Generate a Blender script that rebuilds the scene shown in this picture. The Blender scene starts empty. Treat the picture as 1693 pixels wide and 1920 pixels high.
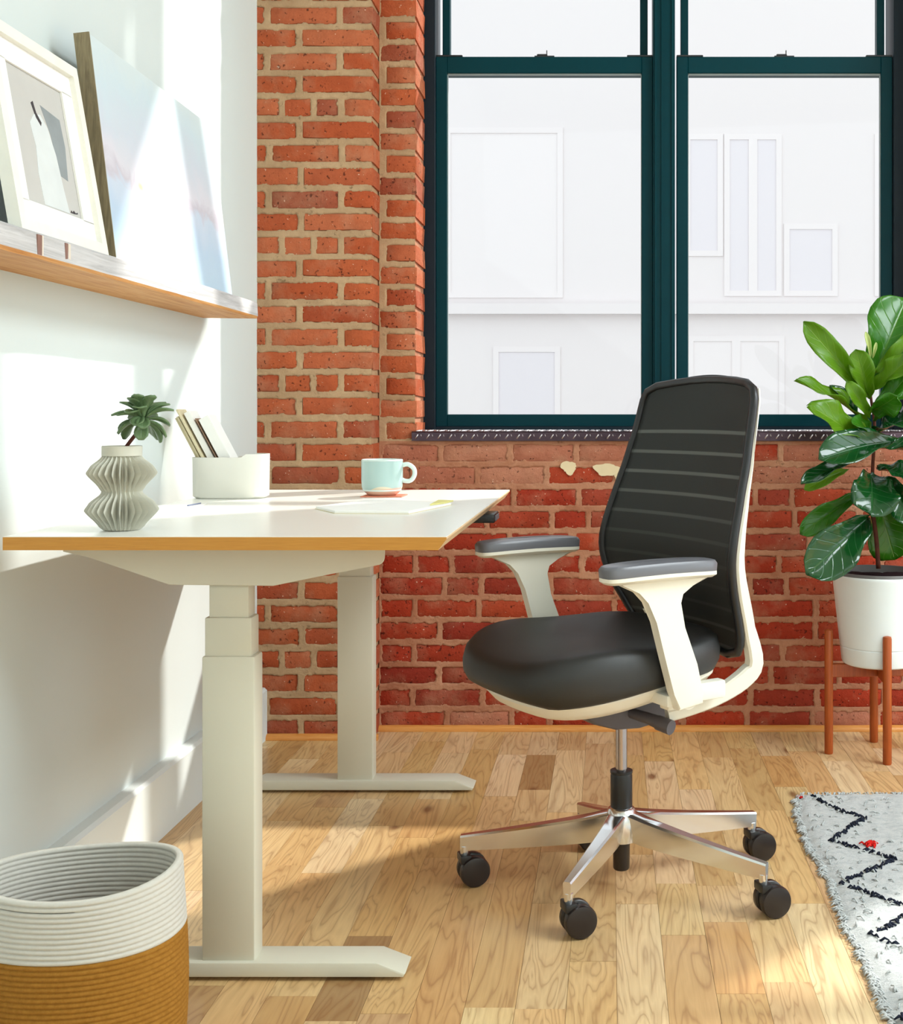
import bpy, bmesh, math, random
from mathutils import Vector, Matrix, Euler, noise as mnoise
random.seed(7)
scene = bpy.context.scene
C = scene.collection
# ---------------------------------------------------------------- camera, sky, sun, exposure
CAMH, F, VX, VY = 1.025, 2245.0, 1145.0, 778.0
cam_d = bpy.data.cameras.new('camera')
cam_d.sensor_fit = 'HORIZONTAL'; cam_d.sensor_width = 36.0
cam_d.lens = F / 1693.0 * 36.0
cam_d.shift_x = -(VX - 846.5) / 1693.0
cam_d.shift_y = -(960.0 - VY) / 1693.0
cam_d.clip_start = 0.05; cam_d.clip_end = 200
cam = bpy.data.objects.new('camera', cam_d); C.objects.link(cam)
cam.location = (0, 0, CAMH); cam.rotation_euler = (math.pi / 2, 0, 0)
scene.camera = cam
world = bpy.data.worlds.new('world'); scene.world = world; world.use_nodes = True
wn = world.node_tree.nodes['Background']
wn.inputs[0].default_value = (0.88, 0.965, 1.0, 1); wn.inputs[1].default_value = 1.0
sun_d = bpy.data.lights.new('sun', 'SUN'); sun_d.energy = 6.0; sun_d.color = (1.0, 0.97, 0.91); sun_d.angle = math.radians(1.3)
sun = bpy.data.objects.new('sun', sun_d); C.objects.link(sun)
SUN = Vector((-1.0, -0.955, -1.023)).normalized()
sun.rotation_euler = SUN.to_track_quat('-Z', 'Y').to_euler(); sun.location = (6, 8, 8)
ar_d = bpy.data.lights.new('rear_fill_light', 'AREA'); ar_d.shape = 'RECTANGLE'; ar_d.size = 5.0; ar_d.size_y = 2.6; ar_d.energy = 24; ar_d.color = (0.86, 0.95, 1.0)  # soft fill lamp added behind the camera, not a window
ar = bpy.data.objects.new('rear_fill_light', ar_d); C.objects.link(ar); ar.location = (1.2, -2.2, 2.2)
ar.rotation_euler = Vector((-0.15, 1.0, -0.22)).to_track_quat('-Z', 'Y').to_euler()
ar2_d = bpy.data.lights.new('side_window_light', 'AREA'); ar2_d.shape = 'RECTANGLE'; ar2_d.size = 3.2; ar2_d.size_y = 2.2; ar2_d.energy = 30; ar2_d.color = (0.86, 0.95, 1.0)
ar2 = bpy.data.objects.new('side_window_light', ar2_d); C.objects.link(ar2); ar2.location = (5.1, 2.2, 2.0)
ar2.rotation_euler = Vector((-1.0, 0, -0.08)).to_track_quat('-Z', 'Y').to_euler()
ar3_d = bpy.data.lights.new('overhead_fill_light', 'AREA'); ar3_d.shape = 'RECTANGLE'; ar3_d.size = 2.5; ar3_d.size_y = 2.4; ar3_d.energy = 175; ar3_d.color = (0.86, 0.95, 1.0)  # fill lamp added overhead to lift floor and seat, no real fixture
ar3 = bpy.data.objects.new('overhead_fill_light', ar3_d); C.objects.link(ar3); ar3.location = (3.6, 1.1, 3.74)
vs = scene.view_settings
vs.view_transform = 'Standard'; vs.look = 'None'; vs.gamma = 1.0; vs.use_curve_mapping = False; vs.exposure = 0.68

def P(px, py, Y):                       # real point at depth Y seen at (px, py) in the photograph
    s = F / Y
    return ((px - VX) / s, Y, CAMH - (py - VY) / s)

# ---------------------------------------------------------------- materials
def lin(c):
    return tuple((v / 255 / 12.92 if v / 255 <= 0.04045 else ((v / 255 + 0.055) / 1.055) ** 2.4) for v in c) + (1,)
class M:
    def __init__(s, name):
        s.m = bpy.data.materials.new(name); s.m.use_nodes = True
        s.nt = s.m.node_tree; s.N = s.nt.nodes; s.L = s.nt.links
        s.b = s.N['Principled BSDF']; s.out = s.N['Material Output']
    def n(s, t, **kw):
        nd = s.N.new(t)
        for k, v in kw.items():
            if k[0] == 'i' and k[1:].isdigit(): nd.inputs[int(k[1:])].default_value = v
            elif k in nd.inputs: nd.inputs[k].default_value = v
            else: setattr(nd, k, v)
        return nd
    def l(s, a, b): s.L.new(a, b)
    def math(s, op, a, b=None, c=None, clamp=False):
        nd = s.N.new('ShaderNodeMath'); nd.operation = op; nd.use_clamp = clamp
        for i, v in enumerate((a, b, c)):
            if v is None: continue
            if isinstance(v, (int, float)): nd.inputs[i].default_value = v
            else: s.l(v, nd.inputs[i])
        return nd.outputs[0]
    def ramp(s, fac, stops, interp='LINEAR'):
        nd = s.N.new('ShaderNodeValToRGB'); cr = nd.color_ramp; cr.interpolation = interp
        while len(cr.elements) < len(stops): cr.elements.new(0.5)
        for e, (p, c) in zip(cr.elements, stops): e.position = p; e.color = c if len(c) == 4 else tuple(c) + (1,)
        s.l(fac, nd.inputs[0]); return nd.outputs[0]
    def mix(s, fac, a, b, mode='MIX'):
        nd = s.N.new('ShaderNodeMix'); nd.data_type = 'RGBA'; nd.blend_type = mode
        for i, v in ((0, fac), (6, a), (7, b)):
            if isinstance(v, (int, float, tuple)): nd.inputs[i].default_value = v
            else: s.l(v, nd.inputs[i])
        return nd.outputs[2]
    def pos(s, scale=(1, 1, 1), world=True, rnd=0):
        src = s.N.new('ShaderNodeNewGeometry').outputs['Position'] if world else s.N.new('ShaderNodeTexCoord').outputs['Object']
        mp = s.N.new('ShaderNodeMapping'); mp.inputs['Scale'].default_value = scale
        s.l(src, mp.inputs[0])
        if rnd:
            oi = s.N.new('ShaderNodeObjectInfo'); v = s.math('MULTIPLY', oi.outputs['Random'], rnd)
            cb = s.N.new('ShaderNodeCombineXYZ'); s.l(v, cb.inputs[0]); s.l(v, cb.inputs[1]); s.l(v, cb.inputs[2])
            s.l(cb.outputs[0], mp.inputs[1])
        return mp.outputs[0]
    def noise(s, vec, scale, detail=4, rough=0.5, dist=0):
        nd = s.n('ShaderNodeTexNoise', Scale=scale, Detail=detail, Roughness=rough, Distortion=dist)
        s.l(vec, nd.inputs['Vector']); return nd.outputs['Fac']
    def bump(s, h, strength=0.3, dist=0.01):
        nd = s.n('ShaderNodeBump', Strength=strength, Distance=dist); s.l(h, nd.inputs['Height'])
        s.l(nd.outputs[0], s.b.inputs['Normal'])
    def col(s, v):
        if isinstance(v, tuple): s.b.inputs['Base Color'].default_value = v
        else: s.l(v, s.b.inputs['Base Color'])
    def p(s, rough=0.5, metal=0.0, spec=0.5):
        s.b.inputs['Roughness'].default_value = rough; s.b.inputs['Metallic'].default_value = metal
        s.b.inputs['Specular IOR Level'].default_value = spec; return s

def plain(name, rgb, rough=0.5, metal=0, spec=0.5, var=0.06, sc=20, bump=0.05):
    m = M(name); m.p(rough, metal, spec); c = lin(rgb)
    v = m.pos(); n = m.noise(v, sc, 4)
    d = tuple(x * (1 - var * 2) for x in c[:3]) + (1,)
    m.col(m.mix(n, d, tuple(min(1, x * (1 + var)) for x in c[:3]) + (1,)))
    if bump: m.bump(m.noise(v, sc * 12, 3), bump, 0.002)
    return m.m

def brick_mat(name, stops):
    m = M(name); m.p(0.85, 0, 0.25)
    oi = m.N.new('ShaderNodeObjectInfo')
    base = m.ramp(oi.outputs['Random'], stops)
    v = m.pos((1, 1, 1), True, 9)
    n1 = m.noise(v, 22, 6, 0.65)
    c = m.mix(m.math('MULTIPLY', n1, 0.9), base, m.mix(0.55, base, lin((96, 34, 18))))
    n2 = m.noise(v, 9, 4, 0.6)
    dust = m.ramp(n2, [(0.50, (0, 0, 0)), (0.75, (1, 1, 1))])
    c = m.mix(m.math('MULTIPLY', dust, 0.45), c, lin((190, 146, 116)))
    blot = m.ramp(m.noise(v, 38, 6, 0.75, 0.6), [(0.52, (0, 0, 0)), (0.68, (1, 1, 1))])
    c = m.mix(m.math('MULTIPLY', blot, 0.45), c, m.mix(0.5, base, lin((112, 44, 22))))
    pits = m.ramp(m.noise(v, 85, 2, 0.5), [(0.27, (1, 1, 1)), (0.35, (0, 0, 0))])
    c = m.mix(m.math('MULTIPLY', pits, 0.7), c, lin((60, 22, 14)))
    sp = m.ramp(m.noise(v, 120, 1, 0.5), [(0.73, (0, 0, 0)), (0.78, (1, 1, 1))])
    c = m.mix(m.math('MULTIPLY', sp, 0.6), c, lin((240, 205, 180)))
    m.col(c)
    h = m.math('SUBTRACT', m.noise(v, 60, 6, 0.7), m.math('MULTIPLY', pits, 0.5))
    m.bump(h, 0.8, 0.008)
    return m.m
BR_PIER = brick_mat('brick_orange', [(0, lin((205, 104, 62))), (0.3, lin((196, 92, 52))), (0.55, lin((212, 118, 78))), (0.8, lin((186, 84, 48))), (1, lin((176, 96, 70)))])
BR_WALL = brick_mat('brick_red', [(0, lin((188, 62, 32))), (0.3, lin((176, 56, 34))), (0.55, lin((196, 80, 48))), (0.8, lin((160, 52, 36))), (1, lin((176, 74, 52)))])
BR_SMEAR = brick_mat('brick_smeared', [(0, lin((202, 130, 102))), (0.5, lin((192, 116, 90))), (1, lin((210, 144, 114)))])
def mortar_mat(name, a, b):
    m = M(name); m.p(0.95, 0, 0.15); v = m.pos()
    c = m.mix(m.ramp(m.noise(v, 8, 6, 0.65), [(0.35, (0, 0, 0)), (0.65, (1, 1, 1))]), lin(a), lin(b))
    dk = m.ramp(m.noise(v, 34, 5, 0.7), [(0.30, (1, 1, 1)), (0.38, (0, 0, 0))])
    m.col(m.mix(m.math('MULTIPLY', dk, 0.55), c, lin((84, 66, 40))))
    m.bump(m.noise(v, 90, 6, 0.75), 0.7, 0.006); return m.m
MORT_P = mortar_mat('mortar_grey', (176, 142, 108), (198, 164, 128))
MORT_W = mortar_mat('mortar_pink', (172, 112, 84), (196, 142, 112))

def wood_floor():
    m = M('oak_floorboards'); m.p(0.33, 0, 0.5)
    oi = m.N.new('ShaderNodeObjectInfo')
    base = m.ramp(oi.outputs['Random'], [(0, lin((228, 200, 152))), (0.25, lin((216, 180, 126))), (0.5, lin((234, 210, 168))), (0.75, lin((212, 172, 116))), (1, lin((226, 194, 142)))])
    base = m.mix(1.0, base, oi.outputs['Color'], 'MULTIPLY')
    v = m.pos((9, 1.15, 1), True, 31)
    n = m.noise(v, 1.5, 3, 0.45, 0.6)
    ring = m.math('PINGPONG', m.math('MULTIPLY', n, 13.0), 0.5)
    ringc = m.ramp(ring, [(0.0, (1, 1, 1)), (0.14, (0.35, 0.35, 0.35)), (0.5, (0, 0, 0))])
    v2 = m.pos((60, 1.6, 1), True, 11)
    fine = m.noise(v2, 3.0, 5, 0.65)
    c = m.mix(m.math('MULTIPLY', ringc, 0.62), base, m.mix(0.7, base, lin((120, 66, 24))))
    c = m.mix(m.math('MULTIPLY', m.ramp(fine, [(0.45, (0, 0, 0)), (0.75, (1, 1, 1))]), 0.35), c, m.mix(0.6, c, lin((140, 84, 36))))
    big = m.noise(m.pos((2.5, 0.9, 1), True, 5), 2.0, 2)
    c = m.mix(m.math('MULTIPLY', m.ramp(big, [(0.45, (0, 0, 0)), (0.7, (1, 1, 1))]), 0.35), c, m.mix(1.0, c, (0.9, 0.72, 0.55, 1), 'MULTIPLY'))
    vo = m.n('ShaderNodeTexVoronoi', Scale=1.0); m.l(m.pos((7, 3.2, 1), True, 17), vo.inputs['Vector'])
    knot = m.ramp(vo.outputs['Distance'], [(0.05, (1, 1, 1)), (0.10, (0.35, 0.35, 0.35)), (0.15, (0, 0, 0))])
    c = m.mix(m.math('MULTIPLY', knot, 0.75), c, lin((104, 58, 26)))
    m.col(c); m.bump(m.math('ADD', fine, ringc), 0.06, 0.002)
    return m.m
WOODF = wood_floor()
def wood(name, a, b, axis=(1, 20, 20), rough=0.5, k=6):
    m = M(name); m.p(rough)
    n = m.noise(m.pos(axis), k, 5, 0.6, 0.4)
    m.col(m.ramp(n, [(0.3, lin(a)), (0.7, lin(b))])); m.bump(n, 0.12, 0.003); return m.m
WHITE_WALL = plain('white_wall_paint', (214, 223, 222), 0.7, 0, 0.3, 0.015, 3, 0.08)
WHITE_TRIM = plain('white_trim_paint', (220, 228, 227), 0.5, 0, 0.4, 0.01, 5, 0.03)
CREAM = plain('cream_powder_coat', (210, 206, 188), 0.42, 0, 0.5, 0.015, 10, 0.04)
CHAIRW = plain('chair_white_plastic', (236, 231, 216), 0.35, 0, 0.5, 0.01, 10, 0.02)
DESKTOP = plain('white_desk_laminate', (244, 244, 236), 0.28, 0, 0.5, 0.01, 4, 0.01)
PLY = wood('plywood_edge', (180, 120, 40), (200, 142, 56), (3, 3, 160), 0.5)
PLYL = wood('pale_edge_band', (214, 180, 138), (226, 196, 156), (3, 3, 120), 0.5)
TEAL = plain('dark_teal_frame_paint', (0, 52, 60), 0.4, 0, 0.12, 0.05, 6, 0.02)
NAVY = plain('dark_steel_frame', (22, 36, 46), 0.4, 0, 0.2, 0.05, 6, 0.02)
SEAL = plain('grey_window_seal', (150, 160, 160), 0.5)
DARKP = plain('black_hardware', (28, 28, 32), 0.4)
STEELP = plain('diamond_plate_steel', (92, 76, 86), 0.3, 1.0, 0.5, 0.2, 30, 0.1)
BLACKF = M('black_seat_fabric').p(0.56, 0, 0.75)
_v = BLACKF.pos(); BLACKF.col(BLACKF.mix(BLACKF.noise(_v, 60, 3), lin((9, 9, 9)), lin((14, 14, 14)))); BLACKF.bump(BLACKF.noise(_v, 900, 2), 0.15, 0.001)
BLACKF.b.inputs['Sheen Weight'].default_value = 0.0
BLACKF = BLACKF.m
BLACKP = plain('black_plastic', (24, 24, 26), 0.38, 0, 0.5, 0.05, 20, 0.02)
WHEELP = plain('caster_plastic', (34, 26, 25), 0.32, 0, 0.5, 0.05, 20, 0.0)
GREYP = plain('dark_grey_mechanism', (84, 78, 82), 0.45, 0.1, 0.5, 0.05, 20, 0.04)
PADG = plain('grey_arm_pad', (104, 104, 110), 0.32, 0, 0.5, 0.03, 20, 0.02)
CHROME = M('polished_aluminium').p(0.2, 1.0, 0.5); CHROME.col(lin((226, 226, 228))); CHROME = CHROME.m
STEM = M('brushed_steel').p(0.2, 1.0, 0.5); STEM.col(lin((170, 160, 158))); STEM = STEM.m
def mesh_fabric():
    m = M('chair_mesh_fabric'); m.p(0.6, 0, 0.3)
    tc = m.N.new('ShaderNodeTexCoord'); sx = m.N.new('ShaderNodeSeparateXYZ'); m.l(tc.outputs['UV'], sx.inputs[0])
    ph = m.math('FRACT', m.math('MULTIPLY', sx.outputs[1], 13.0))
    band = m.ramp(ph, [(0.0, (0, 0, 0)), (0.40, (0, 0, 0)), (0.44, (1, 1, 1)), (0.56, (1, 1, 1)), (0.60, (0, 0, 0))])
    rng = m.ramp(sx.outputs[1], [(0.05, (0.5, 0.5, 0.5)), (0.25, (0.1, 0.1, 0.1)), (0.45, (0.25, 0.25, 0.25)), (0.60, (0.9, 0.9, 0.9)), (0.83, (1, 1, 1)), (0.845, (0, 0, 0))])
    band = m.math('MULTIPLY', band, rng)
    m.col(m.mix(band, lin((40, 41, 39)), lin((96, 98, 94))))
    wv = m.n('ShaderNodeTexNoise', Scale=700.0, Detail=1.0); m.l(tc.outputs['Object'], wv.inputs['Vector'])
    m.bump(wv.outputs['Fac'], 0.3, 0.001)
    tr = m.N.new('ShaderNodeBsdfTransparent'); mx = m.N.new('ShaderNodeMixShader')
    m.l(m.math('ADD', m.math('MULTIPLY', band, 0.06), 0.04), mx.inputs[0]); m.l(m.b.outputs[0], mx.inputs[1]); m.l(tr.outputs[0], mx.inputs[2])
    m.l(mx.outputs[0], m.out.inputs[0]); return m.m
MESHF = mesh_fabric()
def glass():
    m = M('window_glass'); g = m.n('ShaderNodeBsdfGlossy', Roughness=0.02); t = m.N.new('ShaderNodeBsdfTransparent')
    t.inputs[0].default_value = (0.985, 0.985, 0.985, 1)
    fr = m.n('ShaderNodeFresnel', IOR=1.45); mx = m.N.new('ShaderNodeMixShader')
    m.l(m.math('MULTIPLY', fr.outputs[0], 0.5), mx.inputs[0]); m.l(t.outputs[0], mx.inputs[1]); m.l(g.outputs[0], mx.inputs[2])
    m.l(mx.outputs[0], m.out.inputs[0]); return m.m
GLASS = glass()
def leaf_mat(name, a, b, vein, trans, rough):
    m = M(name); m.p(rough, 0, 0.6)
    tc = m.N.new('ShaderNodeTexCoord'); sx = m.N.new('ShaderNodeSeparateXYZ'); m.l(tc.outputs['UV'], sx.inputs[0])
    s = m.math('ABSOLUTE', m.math('SUBTRACT', sx.outputs[0], 0.5))
    mid = m.ramp(s, [(0.0, (1, 1, 1)), (0.022, (0, 0, 0))])
    ph = m.math('FRACT', m.math('MULTIPLY', m.math('SUBTRACT', sx.outputs[1], m.math('MULTIPLY', s, 0.5)), 8.0))
    side = m.ramp(ph, [(0.0, (0.7, 0.7, 0.7)), (0.06, (0, 0, 0)), (0.94, (0, 0, 0)), (1.0, (0.7, 0.7, 0.7))])
    vn = m.math('MAXIMUM', mid, side)
    n = m.noise(m.pos((1, 1, 1), True, 3), 14, 4)
    c = m.mix(m.math('MULTIPLY', vn, 0.55), m.mix(n, lin(a), lin(b)), lin(vein))
    m.col(c); m.bump(m.math('SUBTRACT', m.math('MULTIPLY', n, 0.6), vn), 0.35, 0.004)
    tr = m.N.new('ShaderNodeBsdfTranslucent'); m.l(m.mix(0.5, c, lin((150, 200, 30))), tr.inputs[0])
    mx = m.N.new('ShaderNodeMixShader'); mx.inputs[0].default_value = trans
    m.l(m.b.outputs[0], mx.inputs[1]); m.l(tr.outputs[0], mx.inputs[2]); m.l(mx.outputs[0], m.out.inputs[0])
    return m.m
LEAF_Y = leaf_mat('backlit_young_leaf', (96, 146, 18), (120, 168, 30), (170, 200, 80), 0.45, 0.32)  # fresh yellow-green, with the window backlight also painted into the colour
LEAF_D = leaf_mat('mature_leaf', (10, 58, 26), (22, 80, 30), (70, 120, 70), 0.10, 0.13)
LEAF_M = leaf_mat('mid_leaf', (40, 112, 16), (66, 132, 22), (130, 170, 70), 0.3, 0.25)
LEAF_B = leaf_mat('bud_leaf', (196, 210, 120), (214, 224, 150), (220, 230, 170), 0.3, 0.35)
SUCC = leaf_mat('succulent_leaf', (82, 112, 74), (112, 138, 92), (140, 160, 120), 0.1, 0.38)
BARK = plain('fig_bark', (92, 50, 38), 0.8, 0, 0.2, 0.2, 60, 0.4)
SOIL = plain('dark_soil', (48, 34, 38), 0.95, 0, 0.1, 0.3, 90, 0.8)
POTW = plain('white_pot_glaze', (234, 239, 238), 0.4, 0, 0.5, 0.03, 8, 0.03)
POTRIM = plain('grey_pot_liner', (98, 94, 92), 0.5)
STANDW = wood('acorn_stained_wood', (150, 66, 16), (178, 84, 28), (30, 28, 2), 0.4)
VASE = plain('matt_pale_ceramic', (206, 204, 190), 0.75, 0, 0.2, 0.02, 20, 0.03)
PORC = plain('white_matt_porcelain', (228, 226, 216), 0.55, 0, 0.4, 0.01, 20, 0.02)
PAPER = plain('white_paper', (244, 243, 238), 0.75, 0, 0.2, 0.01, 20, 0.03)
PAPERC = plain('cream_paper', (216, 204, 170), 0.8, 0, 0.2, 0.03, 28, 0.03)
PAPERY = plain('yellow_paper', (222, 214, 140), 0.7, 0, 0.2, 0.03, 28, 0.03)
CORAL = plain('coral_coaster', (214, 128, 100), 0.7)
def shelf_mat():
    m = M('reclaimed_shelf_wood'); m.p(0.6)
    g = m.N.new('ShaderNodeNewGeometry'); sx = m.N.new('ShaderNodeSeparateXYZ'); m.l(g.outputs['True Normal'], sx.inputs[0])
    under = m.math('GREATER_THAN', m.math('MULTIPLY', sx.outputs[2], -1), 0.5)
    n = m.noise(m.pos((40, 1.6, 40)), 3, 6, 0.65, 0.5)
    grey = m.ramp(n, [(0.3, lin((166, 164, 164))), (0.6, lin((206, 204, 204)))])
    brown = m.ramp(n, [(0.3, lin((176, 112, 52))), (0.5, lin((204, 146, 84))), (0.72, lin((214, 166, 110)))])
    m.col(m.mix(under, grey, brown)); m.bump(n, 0.3, 0.004); return m.m
SHELFW = shelf_mat()
def basket_mat(name, a, b):
    m = M(name); m.p(0.9, 0, 0.15)
    tc = m.N.new('ShaderNodeTexCoord'); mp = m.N.new('ShaderNodeMapping'); mp.inputs['Scale'].default_value = (1, 1, 1)
    m.l(tc.outputs['UV'], mp.inputs[0]); w = m.n('ShaderNodeTexWave', Scale=1.0, Distortion=1.2, Detail=2.0); w.bands_direction = 'DIAGONAL'
    mp.inputs['Scale'].default_value = (70, 22, 1); m.l(mp.outputs[0], w.inputs['Vector'])
    n = m.noise(m.pos(), 120, 5, 0.7)
    c = m.mix(n, lin(a), lin(b)); c = m.mix(m.math('MULTIPLY', m.math('SUBTRACT', 1.0, w.outputs['Fac']), 0.25), c, m.mix(0.5, c, lin((90, 60, 20))))
    m.col(c); m.bump(m.math('ADD', w.outputs['Fac'], n), 0.5, 0.003); return m.m
ROPEW = basket_mat('white_cotton_rope', (222, 218, 206), (240, 237, 228))
JUTE = basket_mat('golden_jute_rope', (146, 92, 24), (204, 148, 66))
def rug_mat():
    m = M('ivory_wool_pile'); m.p(0.95, 0, 0.1); v = m.pos((1, 1.6, 1))
    n = m.noise(v, 55, 6, 0.75); n2 = m.noise(v, 9, 4)
    c = m.mix(m.ramp(n, [(0.3, (0, 0, 0)), (0.55, (1, 1, 1))]), lin((204, 210, 210)), lin((238, 240, 238)))
    c = m.mix(m.math('MULTIPLY', n2, 0.2), c, lin((200, 206, 206)))
    m.col(c); m.bump(m.noise(v, 140, 5, 0.8), 0.9, 0.008); return m.m
RUG = rug_mat()
YARN = plain('black_wool_yarn', (40, 44, 58), 0.95, 0, 0.1, 0.3, 60, 0.3)
YARNR = plain('red_wool_yarn', (214, 40, 34), 0.95, 0, 0.1, 0.2, 60, 0.3)

# ---------------------------------------------------------------- builders
def tag(o, label=None, cat=None, group=None, kind=None):
    if label: o['label'] = label
    if cat: o['category'] = cat
    if group: o['group'] = group
    if kind: o['kind'] = kind
    return o
def empty(name, loc=(0, 0, 0), rz=0):
    o = bpy.data.objects.new(name, None); C.objects.link(o); o.location = loc; o.rotation_euler = (0, 0, rz)
    o.empty_display_size = 0.05; return o
def thing(name, label, cat, loc=(0, 0, 0), rz=0, group=None):
    return tag(empty(name, loc, rz), label, cat, group)
def obj(name, bm, mat, parent=None, smooth=False, world=False, normals=True):
    if normals: bmesh.ops.recalc_face_normals(bm, faces=bm.faces)
    me = bpy.data.meshes.new(name); bm.to_mesh(me); bm.free()
    for mm in (mat if isinstance(mat, (list, tuple)) else [mat]): me.materials.append(mm)
    if smooth:
        for f in me.polygons: f.use_smooth = True
        if smooth != True:
            me.set_sharp_from_angle(angle=math.radians(smooth))
    o = bpy.data.objects.new(name, me); C.objects.link(o)
    if parent:
        o.parent = parent
        if world:
            pm = Matrix.Translation(parent.location) @ parent.rotation_euler.to_matrix().to_4x4()
            if parent.parent: pm = Matrix.Translation(parent.parent.location) @ parent.parent.rotation_euler.to_matrix().to_4x4() @ parent.parent.matrix_parent_inverse @ pm if False else pm
            o.matrix_parent_inverse = pm.inverted()
    return o
def BM(): return bmesh.new()
def box(bm, x0, x1, y0, y1, z0, z1, bev=0, seg=1):
    r = bmesh.ops.create_cube(bm, size=1.0)
    for v in r['verts']:
        v.co = Vector(((x0 + x1) / 2 + v.co.x * (x1 - x0), (y0 + y1) / 2 + v.co.y * (y1 - y0), (z0 + z1) / 2 + v.co.z * (z1 - z0)))
    if bev:
        es = list({e for v in r['verts'] for e in v.link_edges})
        bmesh.ops.bevel(bm, geom=es, offset=bev, segments=seg, affect='EDGES', profile=0.5)
    return bm
def prism(bm, pts, a0, a1, axis='y', bev=0, seg=1):
    def mk(p, a):
        return (p[0], a, p[1]) if axis == 'y' else (a, p[0], p[1]) if axis == 'x' else (p[0], p[1], a)
    v0 = [bm.verts.new(mk(p, a0)) for p in pts]; v1 = [bm.verts.new(mk(p, a1)) for p in pts]
    n = len(pts)
    fs = [bm.faces.new(v0), bm.faces.new(v1[::-1])] + [bm.faces.new((v0[i], v1[i], v1[(i + 1) % n], v0[(i + 1) % n])) for i in range(n)]
    if bev:
        es = list({e for f in fs[:2] for e in f.edges})
        bmesh.ops.bevel(bm, geom=es, offset=bev, segments=seg, affect='EDGES', profile=0.5)
    return bm
def lathe(bm, prof, n=32, cx=0, cy=0, mod=None, cap=True, sx=1, sy=1):
    rings = []
    for (r, z) in prof:
        ring = []
        for i in range(n):
            a = 2 * math.pi * i / n; rr = r * (mod(i, r, z) if mod else 1)
            ring.append(bm.verts.new((cx + rr * math.cos(a) * sx, cy + rr * math.sin(a) * sy, z)))
        rings.append(ring)
    for a, b in zip(rings, rings[1:]):
        for i in range(n): bm.faces.new((a[i], a[(i + 1) % n], b[(i + 1) % n], b[i]))
    if cap: bm.faces.new(rings[0]); bm.faces.new(rings[-1])
    return rings
def tube(bm, pts, rad, n=10, closed=False, sy=1.0, upv=None):
    pts = [Vector(p) for p in pts]; m = len(pts); rings = []; u = None
    for i, p in enumerate(pts):
        if closed: d = (pts[(i + 1) % m] - pts[i - 1]).normalized()
        else: d = (pts[min(i + 1, m - 1)] - pts[max(i - 1, 0)]).normalized()
        if upv is not None: u = (Vector(upv) - d * d.dot(Vector(upv))).normalized()
        elif u is None: u = d.orthogonal().normalized()
        else: u = (u - d * u.dot(d)).normalized()
        w = d.cross(u); r = rad[i] if isinstance(rad, (list, tuple)) else rad
        rings.append([bm.verts.new(p + (u * math.cos(2 * math.pi * k / n) + w * math.sin(2 * math.pi * k / n) * sy) * r) for k in range(n)])
    for i in range(m if closed else m - 1):
        a, b = rings[i], rings[(i + 1) % m]
        for k in range(n): bm.faces.new((a[k], a[(k + 1) % n], b[(k + 1) % n], b[k]))
    if not closed: bm.faces.new(rings[0][::-1]); bm.faces.new(rings[-1])
    return rings
def sweep(bm, pts, sizes, side, bev=0.0):
    """rectangular bar: side = vector of its breadth, sizes = (breadth, height) per point"""
    pts = [Vector(p) for p in pts]; side = Vector(side).normalized(); rings = []; m = len(pts)
    for i, p in enumerate(pts):
        d = (pts[min(i + 1, m - 1)] - pts[max(i - 1, 0)]).normalized()
        s = (side - d * d.dot(side)).normalized(); up = s.cross(d)
        a, b = sizes[i] if isinstance(sizes, list) else sizes
        a /= 2; b /= 2; c = min(a, b) * 0.35 if bev == 0 else bev
        q = [(-a, -b + c), (-a, b - c), (-a + c, b), (a - c, b), (a, b - c), (a, -b + c), (a - c, -b), (-a + c, -b)]
        rings.append([bm.verts.new(p + s * x + up * y) for x, y in q])
    for r0, r1 in zip(rings, rings[1:]):
        for k in range(8): bm.faces.new((r0[k], r0[(k + 1) % 8], r1[(k + 1) % 8], r1[k]))
    bm.faces.new(rings[0][::-1]); bm.faces.new(rings[-1]); return rings
def spline(pts, n=24):
    pts = [Vector(p) for p in pts]; out = []; m = len(pts) - 1
    for i in range(n + 1):
        t = i / n * m; k = min(int(t), m - 1); f = t - k
        p0, p1, p2, p3 = pts[max(k - 1, 0)], pts[k], pts[k + 1], pts[min(k + 2, m)]
        out.append(0.5 * ((2 * p1) + (p2 - p0) * f + (2 * p0 - 5 * p1 + 4 * p2 - p3) * f * f + (3 * p1 - p0 - 3 * p2 + p3) * f ** 3))
    return out
def interp(x, tab):
    tab = sorted(tab)
    if x <= tab[0][0]: return tab[0][1]
    for (a, va), (b, vb) in zip(tab, tab[1:]):
        if x <= b:
            t = (x - a) / (b - a); t = t * t * (3 - 2 * t) * 0.35 + t * 0.65; return va + (vb - va) * t
    return tab[-1][1]
def copy_tree(o, parent=None):
    c = o.copy(); C.objects.link(c); c.parent = parent
    for ch in list(o.children): copy_tree(ch, c)
    return c

# ================================================================ SETTING
WX = -1.118              # left wall
YP, YW, YJ = 3.785, 3.89, 4.065   # pier face, window-wall face, end of jamb
XP, XJ = -0.752, -0.6326          # pier edge, jamb edge
XR = 1.04                          # right edge of the window opening
ZTOP = 3.5; CEIL = 3.8
PITCH = 0.0728
floor = tag(obj('floor', box(BM(), -1.5, 5.2, -2.5, 4.3, -0.06, -0.006), plain('dark_subfloor', (150, 104, 60), 0.7)), kind='structure')
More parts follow.
